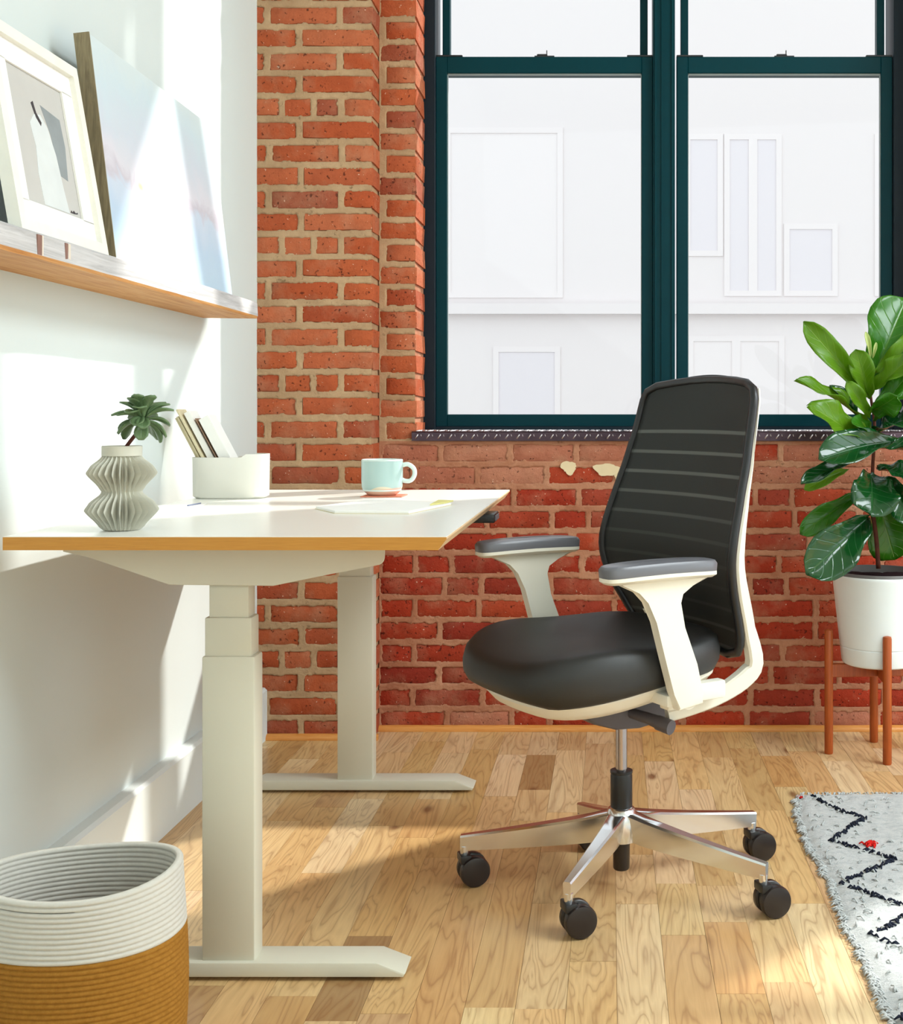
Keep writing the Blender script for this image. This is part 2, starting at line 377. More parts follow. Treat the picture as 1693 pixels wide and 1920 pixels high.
# floorboards
PW = 0.088
plank_meshes = []
for k in range(4):
    bm = BM(); box(bm, -0.5, 0.5, -0.5, 0.5, -1, 0)
    me = bpy.data.meshes.new('floor_plank'); bm.to_mesh(me); bm.free(); me.materials.append(WOODF); plank_meshes.append(me)
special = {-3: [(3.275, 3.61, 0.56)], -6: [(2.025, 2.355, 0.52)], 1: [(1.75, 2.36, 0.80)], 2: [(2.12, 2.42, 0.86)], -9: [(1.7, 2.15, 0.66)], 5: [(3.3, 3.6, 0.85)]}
rp = random.Random(11)
nplank = 0
for r in range(-13, 19):
    x0 = 0.011 + PW * r
    if x0 + PW < WX: continue
    sp = special.get(r, [])
    cuts = []
    y = 1.0 + rp.random() * 0.4
    while y < 3.88:
        L = rp.choice([0.3, 0.42, 0.55, 0.7, 0.9]) * rp.uniform(0.9, 1.1)
        cuts.append((y, min(y + L, 3.885), None)); y += L
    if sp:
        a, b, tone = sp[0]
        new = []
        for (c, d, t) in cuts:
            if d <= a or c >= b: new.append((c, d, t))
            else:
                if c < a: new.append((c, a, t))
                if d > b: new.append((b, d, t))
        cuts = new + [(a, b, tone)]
    for (c, d, tone) in cuts:
        if d - c < 0.04 and tone is None: continue
        o = bpy.data.objects.new('floor_plank', plank_meshes[0]); C.objects.link(o); o.parent = floor
        g = 0.0003
        xa, xb = max(x0, WX) + g, x0 + PW - g
        o.location = ((xa + xb) / 2, (c + d) / 2, rp.uniform(-0.0005, 0)); o.scale = (xb - xa, d - c - 2 * g, 0.006)
        if tone is None:
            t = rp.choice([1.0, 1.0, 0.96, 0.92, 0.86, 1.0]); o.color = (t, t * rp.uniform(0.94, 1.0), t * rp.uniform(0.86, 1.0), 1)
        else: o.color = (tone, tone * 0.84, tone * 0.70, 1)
        nplank += 1
# rest of the floor (outside the picture) as simple boards surface
bm = BM(); box(bm, WX, 0.011 - 13 * PW + 0.0, 1.0, 3.885, -0.006, -0.0005) if 0.011 - 13 * PW > WX else None
box(bm, WX, 5.2, -2.5, 1.0, -0.006, -0.001); box(bm, 0.011 + 19 * PW, 5.2, 1.0, 3.89, -0.006, -0.001)
o = obj('distant_floorboards', bm, WOODF, floor); o['kind'] = 'stuff'

# left wall
tag(obj('wall_left', box(BM(), WX - 0.15, WX, -2.5, YP + 0.05, 0, CEIL), WHITE_WALL), kind='structure')
bm = BM(); prism(bm, [(WX, 0), (WX + 0.032, 0), (WX + 0.032, 0.155), (WX + 0.024, 0.163), (WX, 0.165)], -2.5, YP, 'y')
tag(obj('baseboard_left', bm, WHITE_TRIM), kind='structure')
tag(obj('ceiling', box(BM(), WX - 0.15, 5.2, -2.5, 4.3, CEIL, CEIL + 0.1), WHITE_WALL), kind='structure')
tag(obj('wall_rear', box(BM(), WX - 0.15, 5.2, -2.65, -2.5, 0, CEIL), WHITE_WALL), kind='structure')

bm = BM()
box(bm, 5.2, 5.35, -2.5, 4.3, 0, 1.0); box(bm, 5.2, 5.35, -2.5, 4.3, 3.2, CEIL); box(bm, 5.2, 5.35, -2.5, 0.4, 1.0, 3.2); box(bm, 5.2, 5.35, 3.6, 4.3, 1.0, 3.2)
tag(obj('wall_right', bm, WHITE_WALL), kind='structure')
# brick pier (left) and window wall
pier = tag(obj('wall_pier', box(BM(), WX - 0.15, XP - 0.005, YP + 0.006, 4.25, 0, CEIL), MORT_P), kind='structure')
bm = BM()
box(bm, XP - 0.005, XJ - 0.005, YW + 0.006, YJ + 0.05, 0, CEIL)
box(bm, XJ - 0.005, XR, YW + 0.006, YJ + 0.05, 0, 0.941)
box(bm, XR, 2.04, YW + 0.006, YJ + 0.05, 0, CEIL)
box(bm, 2.04, 5.2, YW + 0.006, YJ + 0.05, 0, 0.941)
box(bm, XJ - 0.005, XR, YW + 0.006, YJ + 0.05, ZTOP, CEIL)
box(bm, 4.4, 5.2, YW + 0.006, YJ + 0.05, 0.941, CEIL)
box(bm, 2.04, 4.4, YW + 0.006, YJ + 0.05, ZTOP, CEIL)
wwall = tag(obj('wall_back', bm, MORT_W), kind='structure')
def brick_mesh(seed, w, h, d):
    """irregular brick, front face at y=0, extends to y=d, centred on x and z"""
    r = random.Random(seed); bm = BM()
    nx = max(2, int(w / 0.045)); rows = []
    j = 0.0024; e = 0.0045
    def ring(y, ins):
        pts = []
        for i in range(nx + 1): pts.append((-w / 2 + w * i / nx, -h / 2))
        for i in range(nx + 1): pts.append((w / 2 - w * i / nx, h / 2))
        out = []
        for (x, z) in pts:
            sx = 1 if x > 0 else -1; onx = abs(abs(x) - w / 2) < 1e-6
            X = x - (sx * ins if onx else 0); Z = z - (1 if z > 0 else -1) * ins
            out.append(bm.verts.new((X + r.uniform(-j, j), y + (r.uniform(-j, j) * 0.8), Z + r.uniform(-j, j) * 1.2)))
        return out
    a = ring(0, e); b = ring(e * 0.8, 0.0); c = ring(d, 0.0)
    n = len(a)
    for p, q in ((a, b), (b, c)):
        for i in range(n): bm.faces.new((p[i], p[(i + 1) % n], q[(i + 1) % n], q[i]))
    for i in range(nx): bm.faces.new((a[i], a[i + 1], a[n - 2 - i], a[n - 1 - i]))
    bmesh.ops.recalc_face_normals(bm, faces=bm.faces)
    me = bpy.data.meshes.new('brick'); bm.to_mesh(me); bm.free()
    for f in me.polygons: f.use_smooth = True
    me.set_sharp_from_angle(angle=math.radians(50))
    return me
bcache = {}; rb = random.Random(5)
brects = {}
def brick(parent, x0, x1, z0, z1, y, depth, mat):
    brects.setdefault(parent.name, []).append((x0, x1, z0, z1))
    w = round(x1 - x0, 2) or 0.01; key = (w, round(depth, 2), mat.name, rb.randrange(4))
    if key not in bcache:
        me = brick_mesh(len(bcache) * 7 + 3, w, 0.06, depth); me.materials.append(mat); bcache[key] = me
    o = bpy.data.objects.new('brick', bcache[key]); C.objects.link(o); o.parent = parent
    o.location = ((x0 + x1) / 2, y + rb.uniform(-0.0015, 0.002), (z0 + z1) / 2); o.scale = ((x1 - x0) / w, 1, (z1 - z0) / 0.06)
    o.rotation_euler = (rb.uniform(-0.008, 0.008), rb.uniform(-0.006, 0.006), rb.uniform(-0.008, 0.008))
    return o
GJ = 0.0185
nb = 0
# pier courses, visible up to z 2.36
zoff = 0.012
row = 0
z = 0.005
while z < 2.42:
    z1 = z + PITCH - GJ
    jitter = rb.uniform(-0.006, 0.006)
    # positions of joints in x
    if row % 2 == 0: joints = [WX - 0.06, -0.981 + jitter, XP]
    else: joints = [WX - 0.10, -1.083 + jitter, -0.853 + jitter, XP]
    if row % 6 == 3: joints = [WX - 0.06, -1.04, -0.94, -0.853, XP]
    for i in range(len(joints) - 1):
        last = i == len(joints) - 2
        a = joints[i] + (GJ / 2 if i else 0); b = joints[i + 1] - (0 if last else GJ / 2)
        dz = rb.uniform(-0.0015, 0.0015)
        brick(pier, a, b, z + dz, z1 + dz, YP, 0.12 if last else 0.03, BR_PIER); nb += 1
    z += PITCH; row += 1
# step between pier and jamb, above the sill line
z = 0.005; row = 0
nw = 0
PW2 = 0.0723
while z < 2.42:
    z1 = z + PW2 - 0.0165
    if z > 0.90:
        a = XP + (0.022 if row % 2 else 0.003)
        brick(wwall, a, XJ, z, z1, YW, 0.175, BR_PIER); nw += 1
    z += PW2; row += 1
# below the window
z = 0.006; row = 0
while z < 0.90:
    z1 = z + PW2 - 0.0165
    x = XP + 0.012 - rb.uniform(0, 0.012); first = True
    start = 0.10 if row % 2 else 0.2
    while x < 1.30:
        L = start * rb.uniform(0.9, 1.05) if first else (0.105 if rb.random() < 0.16 else 0.2) * rb.uniform(0.95, 1.06)
        first = False
        mat = BR_SMEAR if z > 0.78 and rb.random() < 0.85 else (BR_SMEAR if z < 0.05 and rb.random() < 0.25 else BR_WALL)
        brick(wwall, x, x + L, z + rb.uniform(-0.001, 0.001), z1 + rb.uniform(-0.001, 0.001), YW, 0.03, mat); nw += 1
        x += L + 0.016
    z += PW2; row += 1
# bricks beyond the picture (higher up and to the right): real but joined
def far_bricks(parent, x0, x1, z0, z1, y, pitch, gap, mats, holes=(), n=6):
    bms = [BM() for _ in range(n)]; z = z0; row = 0
    while z < z1 - 0.03:
        x = x0; first = True
        while x < x1 - 0.03:
            L = 0.10 if (first and row % 2) else 0.205; first = False; xe = min(x + L, x1)
            if not any(x < hx1 and xe > hx0 and z < hz1 and z + pitch - gap > hz0 for hx0, hx1, hz0, hz1 in holes):
                box(bms[rb.randrange(n)], x, xe, y + rb.uniform(-0.001, 0.002), y + 0.02, z, min(z + pitch - gap, z1))
            x = xe + 0.016
        z += pitch; row += 1
    for k, bm in enumerate(bms): tag(obj('distant_bricks', bm, mats[k % len(mats)], parent), kind='stuff')
far_bricks(pier, WX, XP, 0.005 + 34 * PITCH, CEIL, YP, PITCH, GJ, [BR_PIER], n=4)
far_bricks(wwall, XP + 0.01, XJ, 0.006 + 34 * PW2, CEIL, YW, PW2, 0.0165, [BR_PIER], n=3)
far_bricks(wwall, 1.45, 5.2, 0.006, CEIL, YW, PW2, 0.0165, [BR_WALL, BR_WALL, BR_SMEAR], [(2.03, 4.41, 0.93, ZTOP)])
far_bricks(wwall, XR + 0.004, 1.434, 0.006 + 13 * PW2, CEIL, YW, PW2, 0.0165, [BR_WALL], n=3)
far_bricks(wwall, XJ, XR, ZTOP + 0.004, CEIL, YW, PW2, 0.0165, [BR_WALL], n=2)
# pointing mortar: a relief sheet that wells up in the joints and smears over the brick arrises
def pointing(parent, x0, x1, z0, z1, y, mat, pitch, step=0.0042, amp=0.006):
    rows = {}
    for r in brects[parent.name]:
        rows.setdefault(int((r[2] + r[3]) / 2 / pitch), []).append(r)
    bm = BM(); nx, nz = int((x1 - x0) / step), int((z1 - z0) / step); g = []
    for j in range(nz + 1):
        z = z0 + (z1 - z0) * j / nz; k = int(z / pitch); cand = rows.get(k, []) + rows.get(k - 1, []) + rows.get(k + 1, [])
        cand = [r for r in cand if r[2] < z < r[3]]
        line = []
        for i in range(nx + 1):
            x = x0 + (x1 - x0) * i / nx; d = 0.0
            for r in cand:
                if r[0] < x < r[1]: d = min(x - r[0], r[1] - x, z - r[2], r[3] - z); break
            nn = mnoise.noise(Vector((x * 42, z * 60, 1.7))) + 0.6 * mnoise.noise(Vector((x * 120, z * 150, 5.1)))
            reach = max(0.0, 0.0012 + amp * nn)
            if d <= reach: yy = -0.0022 + 0.0012 * nn + (0.0016 if d == 0 else 0)
            else: yy = min(0.012, -0.002 + (d - reach) * 2.5 + 0.003)
            line.append(bm.verts.new((x, y + yy, z)))
        g.append(line)
    for j in range(nz):
        for i in range(nx): bm.faces.new((g[j][i], g[j][i + 1], g[j + 1][i + 1], g[j + 1][i]))
    return obj('mortar', bm, mat, parent, smooth=True)
pointing(pier, WX - 0.002, XP - 0.004, 0, 2.40, YP, MORT_P, PITCH)
pointing(wwall, XP, 1.12, 0, 0.94, YW, MORT_W, PW2, amp=0.009)
pointing(wwall, XP, XJ - 0.003, 0.94, 2.40, YW, MORT_P, PW2)
# cream paint remnants on two bricks, flaking (real thin flakes)
CREAMP = plain('old_cream_paint', (226, 206, 168), 0.8)
rf = random.Random(3)
for (cx, cy, rx, ry) in ((1066, 877, 18, 14), (1140, 880, 26, 15), (1160, 893, 10, 8)):
    c0 = P(cx, cy, YW - 0.004); bm = BM(); s = F / YW
    pts = []
    ks = [rf.uniform(0.6, 1.15) for _ in range(9)]
    for i in range(27):
        a = 2 * math.pi * i / 27; k = ks[i // 3] + (ks[(i // 3 + 1) % 9] - ks[i // 3]) * (i % 3) / 3 + rf.uniform(-0.06, 0.06)
        pts.append((c0[0] + math.cos(a) * rx / s * k, c0[2] + math.sin(a) * ry / s * k))
    prism(bm, pts, YW - 0.0052, YW + 0.004, 'y'); obj('paint_flake', bm, CREAMP, wwall)
# quarter-round trims on the floor
TRIMW = wood('trim_wood', (206, 132, 58), (222, 156, 84), (2, 28, 30), 0.4)
def qround(name, x0, x1, y):
    bm = BM(); pts = [(y, 0.0), (y - 0.018, 0.0)] + [(y - 0.018 * math.cos(a), 0.004 + 0.014 * math.sin(a)) for a in [math.pi / 2 * i / 5 for i in range(6)]]
    prism(bm, pts, x0, x1, 'x'); return tag(obj(name, bm, TRIMW), kind='structure')
qround('trim_1', XP, 5.2, YW); qround('trim_2', WX + 0.03, XP + 0.018, YP)

# ---------------------------------------------------------------- windows
YS = 4.09
def window_unit(name, gx0, gx1, fx0, fx1, blocker_z=None):
    w = tag(empty(name, ((fx0 + fx1) / 2, YS, 0.972)), kind='structure')
    st = 0.0385
    zg0, zr0, zr1 = 1.027, 2.193, 2.249
    bm = BM()   # lower sash
    box(bm, gx0 - st, gx0, YS, YS + 0.035, 0.985, zr1, 0.002); box(bm, gx1, gx1 + st, YS, YS + 0.035, 0.985, zr1, 0.002)
    box(bm, gx0, gx1, YS, YS + 0.035, 0.985, zg0, 0.002); box(bm, gx0, gx1, YS, YS + 0.035, zr0, zr1, 0.002)
    obj('lower_sash', bm, TEAL, w, world=True)
    bm = BM(); t = 0.004
    box(bm, gx0, gx1, YS + 0.008, YS + 0.02, zr0 - t, zr0); box(bm, gx0, gx0 + 0.0025, YS + 0.008, YS + 0.02, zg0, zr0)
    box(bm, gx1 - 0.0025, gx1, YS + 0.008, YS + 0.02, zg0, zr0)
    obj('seal', bm, SEAL, w, world=True)
    bm = BM()   # upper sash
    y2 = YS + 0.045
    box(bm, gx0 - 0.022, gx0 + 0.004, y2, y2 + 0.035, zr0 + 0.005, ZTOP - 0.03, 0.002); box(bm, gx1 - 0.004, gx1 + 0.022, y2, y2 + 0.035, zr0 + 0.005, ZTOP - 0.03, 0.002)
    box(bm, gx0, gx1, y2, y2 + 0.035, zr0 + 0.005, zr1 - 0.004, 0.002); box(bm, gx0, gx1, y2, y2 + 0.035, ZTOP - 0.08, ZTOP - 0.03, 0.002)
    obj('upper_sash', bm, TEAL, w, world=True)
    bm = BM(); box(bm, gx0 - 0.003, gx1 + 0.003, YS + 0.015, YS + 0.019, zg0 - 0.003, zr0 + 0.003); obj('lower_pane', bm, GLASS, w, world=True)
    bm = BM(); box(bm, gx0 - 0.003, gx1 + 0.003, y2 + 0.015, y2 + 0.019, zr1 - 0.006, ZTOP - 0.078); obj('upper_pane', bm, GLASS, w, world=True)
    cx = (gx0 + gx1) / 2; bm = BM()
    box(bm, cx - 0.034, cx + 0.034, YS + 0.004, YS + 0.03, zr1, zr1 + 0.005, 0.001); box(bm, cx - 0.026, cx + 0.010, YS + 0.008, YS + 0.026, zr1 + 0.005, zr1 + 0.012, 0.002)
    box(bm, cx + 0.006, cx + 0.009, YS + 0.014, YS + 0.02, zr1 + 0.01, zr1 + 0.026)
    obj('sash_lock', bm, DARKP, w, world=True)
    for a, b in ((gx0 - st, gx0 + 0.052), (gx1 - 0.05, gx1 + st)):
        bm = BM(); box(bm, a, b, YS + 0.003, YS + 0.03, zr1, zr1 + 0.007, 0.0015); obj('tilt_latch', bm, DARKP, w, world=True)
    if blocker_z:
        bm = BM(); box(bm, gx0 - 0.02, gx1 + 0.03, YS - 0.02, YS - 0.012, blocker_z, ZTOP - 0.02); obj('sun_blocker', bm, PAPER, w, world=True)  # unseen panel added to keep sun off the upper left wall
    return w
G1 = (-0.559, 0.1057); G2 = (0.264, 0.9235)
window_unit('window_1', *G1, -0.634, 0.18)
window_unit('window_2', *G2, 0.18, 1.03, 3.17)
window_unit('window_3', 2.12, 3.2, 2.04, 3.3); window_unit('window_4', 3.4, 4.32, 3.3, 4.4)
bm = BM()
yf0, yf1 = 4.065, 4.20
box(bm, XJ - 0.007, -0.597, yf0 + 0.01, yf1, 0.972, ZTOP, 0.002)      # left jamb liner
box(bm, 0.9636, XR, yf0 + 0.01, yf1, 0.972, ZTOP, 0.002)
box(bm, XJ - 0.007, XR, yf0 + 0.01, yf1, ZTOP - 0.03, ZTOP, 0.002)
box(bm, XJ - 0.007, XR, yf0 + 0.02, yf1, 0.972, 0.986, 0.001)
box(bm, 2.04, 4.4, yf0 + 0.01, yf1, ZTOP - 0.03, ZTOP); box(bm, 2.04, 4.4, yf0 + 0.01, yf1, 0.95, 0.986)
for a, b in ((2.04, 2.09), (3.22, 3.38), (4.34, 4.4)): box(bm, a, b, yf0 + 0.01, yf1, 0.972, ZTOP)
wf = tag(obj('trim_3', bm, NAVY), kind='structure')
bm = BM()
box(bm, 0.144, 0.2186, yf0 + 0.004, yf1, 0.972, ZTOP, 0.003)
box(bm, 0.150, 0.156, yf0 - 0.002, yf0 + 0.004, 0.972, ZTOP); box(bm, 0.172, 0.177, yf0 - 0.002, yf0 + 0.004, 0.972, ZTOP); box(bm, 0.207, 0.213, yf0 - 0.002, yf0 + 0.004, 0.972, ZTOP)
tag(obj('trim_4', bm, TEAL), kind='structure')
# diamond-plate sill
bm = BM(); prism(bm, [(YW - 0.014, 0.941), (YW - 0.014, 0.968), (YW - 0.010, 0.972), (4.085, 0.972), (4.085, 0.966), (YW - 0.006, 0.966), (YW - 0.006, 0.941)], XJ - 0.012, XR + 0.02, 'x')
sill = tag(obj('trim_5', bm, STEELP), kind='structure')
bm = BM(); x = XJ
while x < XR:
    tube(bm, [(x, YW - 0.0145, 0.948), (x + 0.009, YW - 0.0148, 0.962)], [0.0022, 0.0022], 6)
    tube(bm, [(x + 0.018, YW - 0.0145, 0.962), (x + 0.02, YW - 0.0145, 0.955)], [0.0012, 0.0012], 5)
    for k in range(4):
        y = YW + 0.004 + k * 0.036
        tube(bm, [(x, y, 0.9725), (x + 0.012, y + 0.016, 0.9725)], [0.0035, 0.0035], 6)
        tube(bm, [(x + 0.020, y + 0.018, 0.9725), (x + 0.032, y + 0.002, 0.9725)], [0.0035, 0.0035], 6)
    x += 0.0365
tag(obj('tread_rib', bm, plain('pale_rib_steel', (206, 200, 204), 0.35, 1.0, 0.5, 0.05, 30, 0.02), sill, smooth=True), kind='stuff')  # ribs in a paler steel than the plate

# ---------------------------------------------------------------- outside: pale building over the street
street = tag(obj('street_ground', box(BM(), -25, 28, 4.5, 60, -3.2, -3.0), plain('pale_pavement', (190, 190, 186), 0.9)), kind='structure')
FACW = plain('pale_render_facade', (224, 218, 218), 0.9, 0, 0.0, 0.0, 1.0, 0)
FACB = plain('white_window_surround', (227, 221, 221), 0.9, 0, 0.0, 0.0, 1, 0)
FACG = plain('pale_blue_glazing', (220, 215, 219), 0.8, 0, 0.0, 0.0, 1, 0)
bl = thing('building', 'pale overexposed building facade across the street seen through the window panes', 'building', (0.5, 16.4, -3.0))
YB = 14.0
obj('facade', box(BM(), -14, 16, YB, YB + 5, -3.0, 8.0), FACW, bl, world=True)
def fwin(x0, y0, x1, y1, glaz=FACG, cols=1):
    a = P(x0, y1, YB); b = P(x1, y0, YB)
    bm = BM(); t = 0.065
    box(bm, a[0] - t, b[0] + t, YB - 0.015, YB, a[2] - t, a[2]); box(bm, a[0] - t, b[0] + t, YB - 0.015, YB, b[2], b[2] + t)
    box(bm, a[0] - t, a[0], YB - 0.015, YB, a[2], b[2]); box(bm, b[0], b[0] + t, YB - 0.015, YB, a[2], b[2])
    for k in range(1, cols):
        xm = a[0] + (b[0] - a[0]) * k / cols; box(bm, xm - 0.05, xm + 0.05, YB - 0.015, YB, a[2], b[2])
    f = obj('window', bm, FACB, bl, world=True)
    bm = BM(); box(bm, a[0], b[0], YB - 0.004, YB, a[2], b[2]); o = obj('pane', bm, glaz, f)
    return f
fwin(845, 250, 1045, 548, FACB); fwin(935, 660, 1040, 900, FACG); fwin(1294, 262, 1345, 470, FACG); fwin(1368, 262, 1455, 545, FACG, 2); fwin(1480, 430, 1560, 545, FACG)
fwin(1300, 640, 1460, 900, FACB, 2); fwin(845, -330, 1045, -60, FACG); fwin(1300, -330, 1460, -60, FACG); fwin(1650, 262, 1780, 545, FACG); fwin(560, 262, 700, 545, FACG)
bm = BM(); zc = P(0, 590, YB)[2]; box(bm, -14, 16, YB - 0.12, YB, zc, zc + 0.12); obj('ledge', bm, FACW, bl, world=True)

# ================================================================ DESK
TZ = 0.8168
DX0, DX1, DY0, DY1 = -1.041, -0.281, 2.05, 3.335
desk = thing('standing_desk', 'height-adjustable standing desk with white top, plywood front edge and cream steel legs', 'desk', ((DX0 + DX1) / 2, (DY0 + DY1) / 2, 0))
bm = BM()
pts = [(DX0, TZ - 0.0235), (DX1 - 0.0146, TZ - 0.0235), (DX1, TZ - 0.0045), (DX1, TZ - 0.0018), (DX1 - 0.001, TZ - 0.0012), (DX0, TZ - 0.0012)]
prism(bm, pts, DY0, DY1, 'y'); bm.faces.ensure_lookup_table()
o = obj('tabletop', bm, [PLY, PLYL], desk, world=True)
for p in o.data.polygons:
    if p.normal.x > 0.4: p.material_index = 1
bm = BM(); box(bm, DX0 + 0.0005, DX1 - 0.0005, DY0 + 0.0005, DY1 - 0.0005, TZ - 0.0012, TZ); obj('top_laminate', bm, DESKTOP, desk, world=True)
def desk_leg(y0, sgn):
    """column, foot and side bracket whose camera-side face stands at y0"""
    bm = BM(); box(bm, -0.7435, -0.647, y0 + 0.010, y0 + 0.062, 0.024, 0.586, 0.004, 2); c = obj('leg', bm, CREAM, desk, world=True, smooth=30)
    c['label'] = 'cream telescopic steel column'
    bm = BM(); box(bm, -0.7395, -0.654, y0 + 0.014, y0 + 0.061, 0.58, 0.656, 0.003, 2); obj('leg_stage', bm, CREAM, c, smooth=30)
    bm = BM(); box(bm, -0.733, -0.6605, y0 + 0.018, y0 + 0.060, 0.65, 0.765, 0.003, 2); obj('leg_stage', bm, CREAM, c, smooth=30)
    bm = BM(); prism(bm, [(-1.0, 0.007), (-0.376, 0.007), (-0.372, 0.0135), (-0.424, 0.0335), (-0.952, 0.0335), (-1.004, 0.0135)], y0, y0 + 0.072, 'y', 0.003, 2)
    obj('foot', bm, CREAM, desk, world=True, smooth=30)
    for fx in (-0.96, -0.43):
        bm = BM(); lathe(bm, [(0.014, 0.0), (0.014, 0.008)], 16, fx, y0 + 0.036); obj('glide', bm, BLACKP, desk, world=True)
    zb = 0.715
    pts = [(-0.993, 0.7933), (-0.993, 0.777), (-0.95, 0.768), (-0.80, zb + 0.002), (-0.612, zb), (-0.505, 0.737), (-0.428, 0.7515)]
    for a in [0, 15, 30, 45, 60, 75, 90]:
        t = math.radians(a); pts.append((-0.424 + 0.014 * math.sin(t), 0.7665 - 0.014 * math.cos(t) + 0.0))
    pts.append((-0.409, 0.7933))
    yb = y0 + 0.004 if sgn > 0 else y0 + 0.066
    bm = BM(); prism(bm, pts, min(yb, yb - sgn * 0.0) , yb + 0.004, 'y', 0.0012, 1); obj('bracket', bm, CREAM, desk, world=True)
    bm = BM(); box(bm, -0.95, -0.45, y0 + 0.012, y0 + 0.064, 0.768, 0.793, 0.002); obj('crossbar', bm, CREAM, desk, world=True)
desk_leg(2.166, 1); desk_leg(3.245, 1)
bm = BM(); box(bm, -0.76, -0.73, 2.22, 3.26, 0.76, 0.79, 0.002); box(bm, -0.66, -0.63, 2.22, 3.26, 0.76, 0.79, 0.002); obj('beam', bm, CREAM, desk, world=True)
bm = BM(); box(bm, -0.34, -0.272, 2.80, 2.90, TZ - 0.045, TZ - 0.0240, 0.003, 2); kp = obj('height_keypad', bm, BLACKP, desk, world=True, smooth=30)
bm = BM()
for k in range(3): box(bm, -0.2730, -0.2690, 2.815 + k * 0.028, 2.832 + k * 0.028, TZ - 0.041, TZ - 0.029, 0.001)
obj('button', bm, PADG, kp)
# ================================================================ OFFICE CHAIR
PHI = math.radians(213); CX, CY = 0.0232, 2.60
fw = Vector((math.cos(PHI), math.sin(PHI))); lt = Vector((-math.sin(PHI), math.cos(PHI)))
chair = thing('office_chair', 'white-framed swivel office chair with black seat, black mesh back and polished five-star base', 'chair', (CX, CY, 0), PHI)
def CL(wx, wy, z):
    d = Vector((wx - CX, wy - CY)); return Vector((d.dot(fw), d.dot(lt), z))
# seat cushion
UC, SA, SB = 0.078, 0.258, 0.243
def seat_ring(bm, rho, zf, n=56):
    vs_ = []
    for i in range(n):
        a = 2 * math.pi * i / n; ca, sa = math.cos(a), math.sin(a); e = 2 / 2.7
        u = UC + SA * rho * math.copysign(abs(ca) ** e, ca); v = SB * rho * math.copysign(abs(sa) ** e, sa)
        t = (u - UC) / SA
        top = 0.562 + 0.014 * abs(v / SB) ** 2 - 0.012 * math.exp(-((t + 0.2) / 0.5) ** 2) - 0.042 * max(0, t - 0.1) ** 2 + 0.012 * max(0, -t - 0.45)
        bot = 0.487 - 0.034 * max(0, min(1, (t + 0.3) / 1.0)) + 0.03 * max(0, t - 0.75) * 2
        vs_.append(bm.verts.new((u, v, bot + (top - bot) * zf)))
    return vs_
bm = BM(); rings = [seat_ring(bm, r, zf) for r, zf in [(0.02, 1), (0.3, 1), (0.55, 1), (0.76, 1.0), (0.88, 0.99), (0.94, 0.955), (0.978, 0.85), (1.0, 0.58), (0.995, 0.3), (0.96, 0.08), (0.9, 0.0), (0.6, 0.0), (0.05, 0.0)]]
for a, b in zip(rings, rings[1:]):
    for i in range(len(a)): bm.faces.new((a[i], a[(i + 1) % len(a)], b[(i + 1) % len(a)], b[i]))
bm.faces.new(rings[0]); bm.faces.new(rings[-1])
obj('seat_cushion', bm, BLACKF, chair, smooth=True)
# white seat pan
bm = BM()
def pan_ring(rho, dz, flat):
    out = []
    for i in range(40):
        a = 2 * math.pi * i / 40; ca, sa = math.cos(a), math.sin(a)
        u = UC - 0.02 + SA * rho * math.copysign(abs(ca) ** 0.75, ca); v = SB * rho * 0.98 * math.copysign(abs(sa) ** 0.75, sa)
        t = (u - UC) / SA; bot = 0.487 - 0.034 * max(0, min(1, (t + 0.3)))
        out.append(bm.verts.new((u, v, bot + dz)))
    return out
rs = [pan_ring(0.9, 0.006, 0), pan_ring(0.9, -0.006, 0), pan_ring(0.83, -0.026, 0), pan_ring(0.68, -0.046, 0), pan_ring(0.3, -0.048, 0)]
for a, b in zip(rs, rs[1:]):
    for i in range(40): bm.faces.new((a[i], a[(i + 1) % 40], b[(i + 1) % 40], b[i]))
bm.faces.new(rs[0]); bm.faces.new(rs[-1])
pan = obj('seat_pan', bm, CHAIRW, chair, smooth=40)
for sv in (-1, 1):
    bm = BM(); box(bm, -0.12, 0.02, sv * 0.20 - 0.014, sv * 0.20 + 0.014, 0.438, 0.476, 0.006, 2); box(bm, 0.0, 0.03, sv * 0.2 - 0.016, sv * 0.2 + 0.016, 0.43, 0.462, 0.004, 2)
    obj('pan_rail', bm, CHAIRW, pan, smooth=30)
# mechanism
bm = BM(); prism(bm, [(0.215, 0.456), (0.165, 0.424), (0.115, 0.384), (0.06, 0.365), (0.0, 0.360), (-0.05, 0.366), (-0.13, 0.395), (-0.15, 0.45)], -0.075, 0.075, 'y', 0.006, 2)
box(bm, -0.12, 0.12, -0.13, 0.13, 0.425, 0.452, 0.006, 2)
mech = obj('tilt_mechanism', bm, GREYP, chair, smooth=30)
for u, z in ((0.085, 0.424), (-0.11, 0.418)):
    bm = BM(); r = bmesh.ops.create_cone(bm, cap_ends=True, segments=16, radius1=0.0065, radius2=0.0045, depth=0.008, matrix=Matrix.Translation((u, 0.079, z)) @ Matrix.Rotation(-math.pi / 2, 4, 'X')); obj('bolt', bm, STEM, mech)
bm = BM(); tube(bm, [(0.03, 0.06, 0.398), (0.005, 0.11, 0.390), (-0.005, 0.135, 0.385)], [0.010, 0.012, 0.014], 16); tube(bm, [(-0.004, 0.133, 0.385), (-0.014, 0.165, 0.380)], [0.0155, 0.0155], 20)
obj('tilt_lever', bm, GREYP, mech, smooth=40)
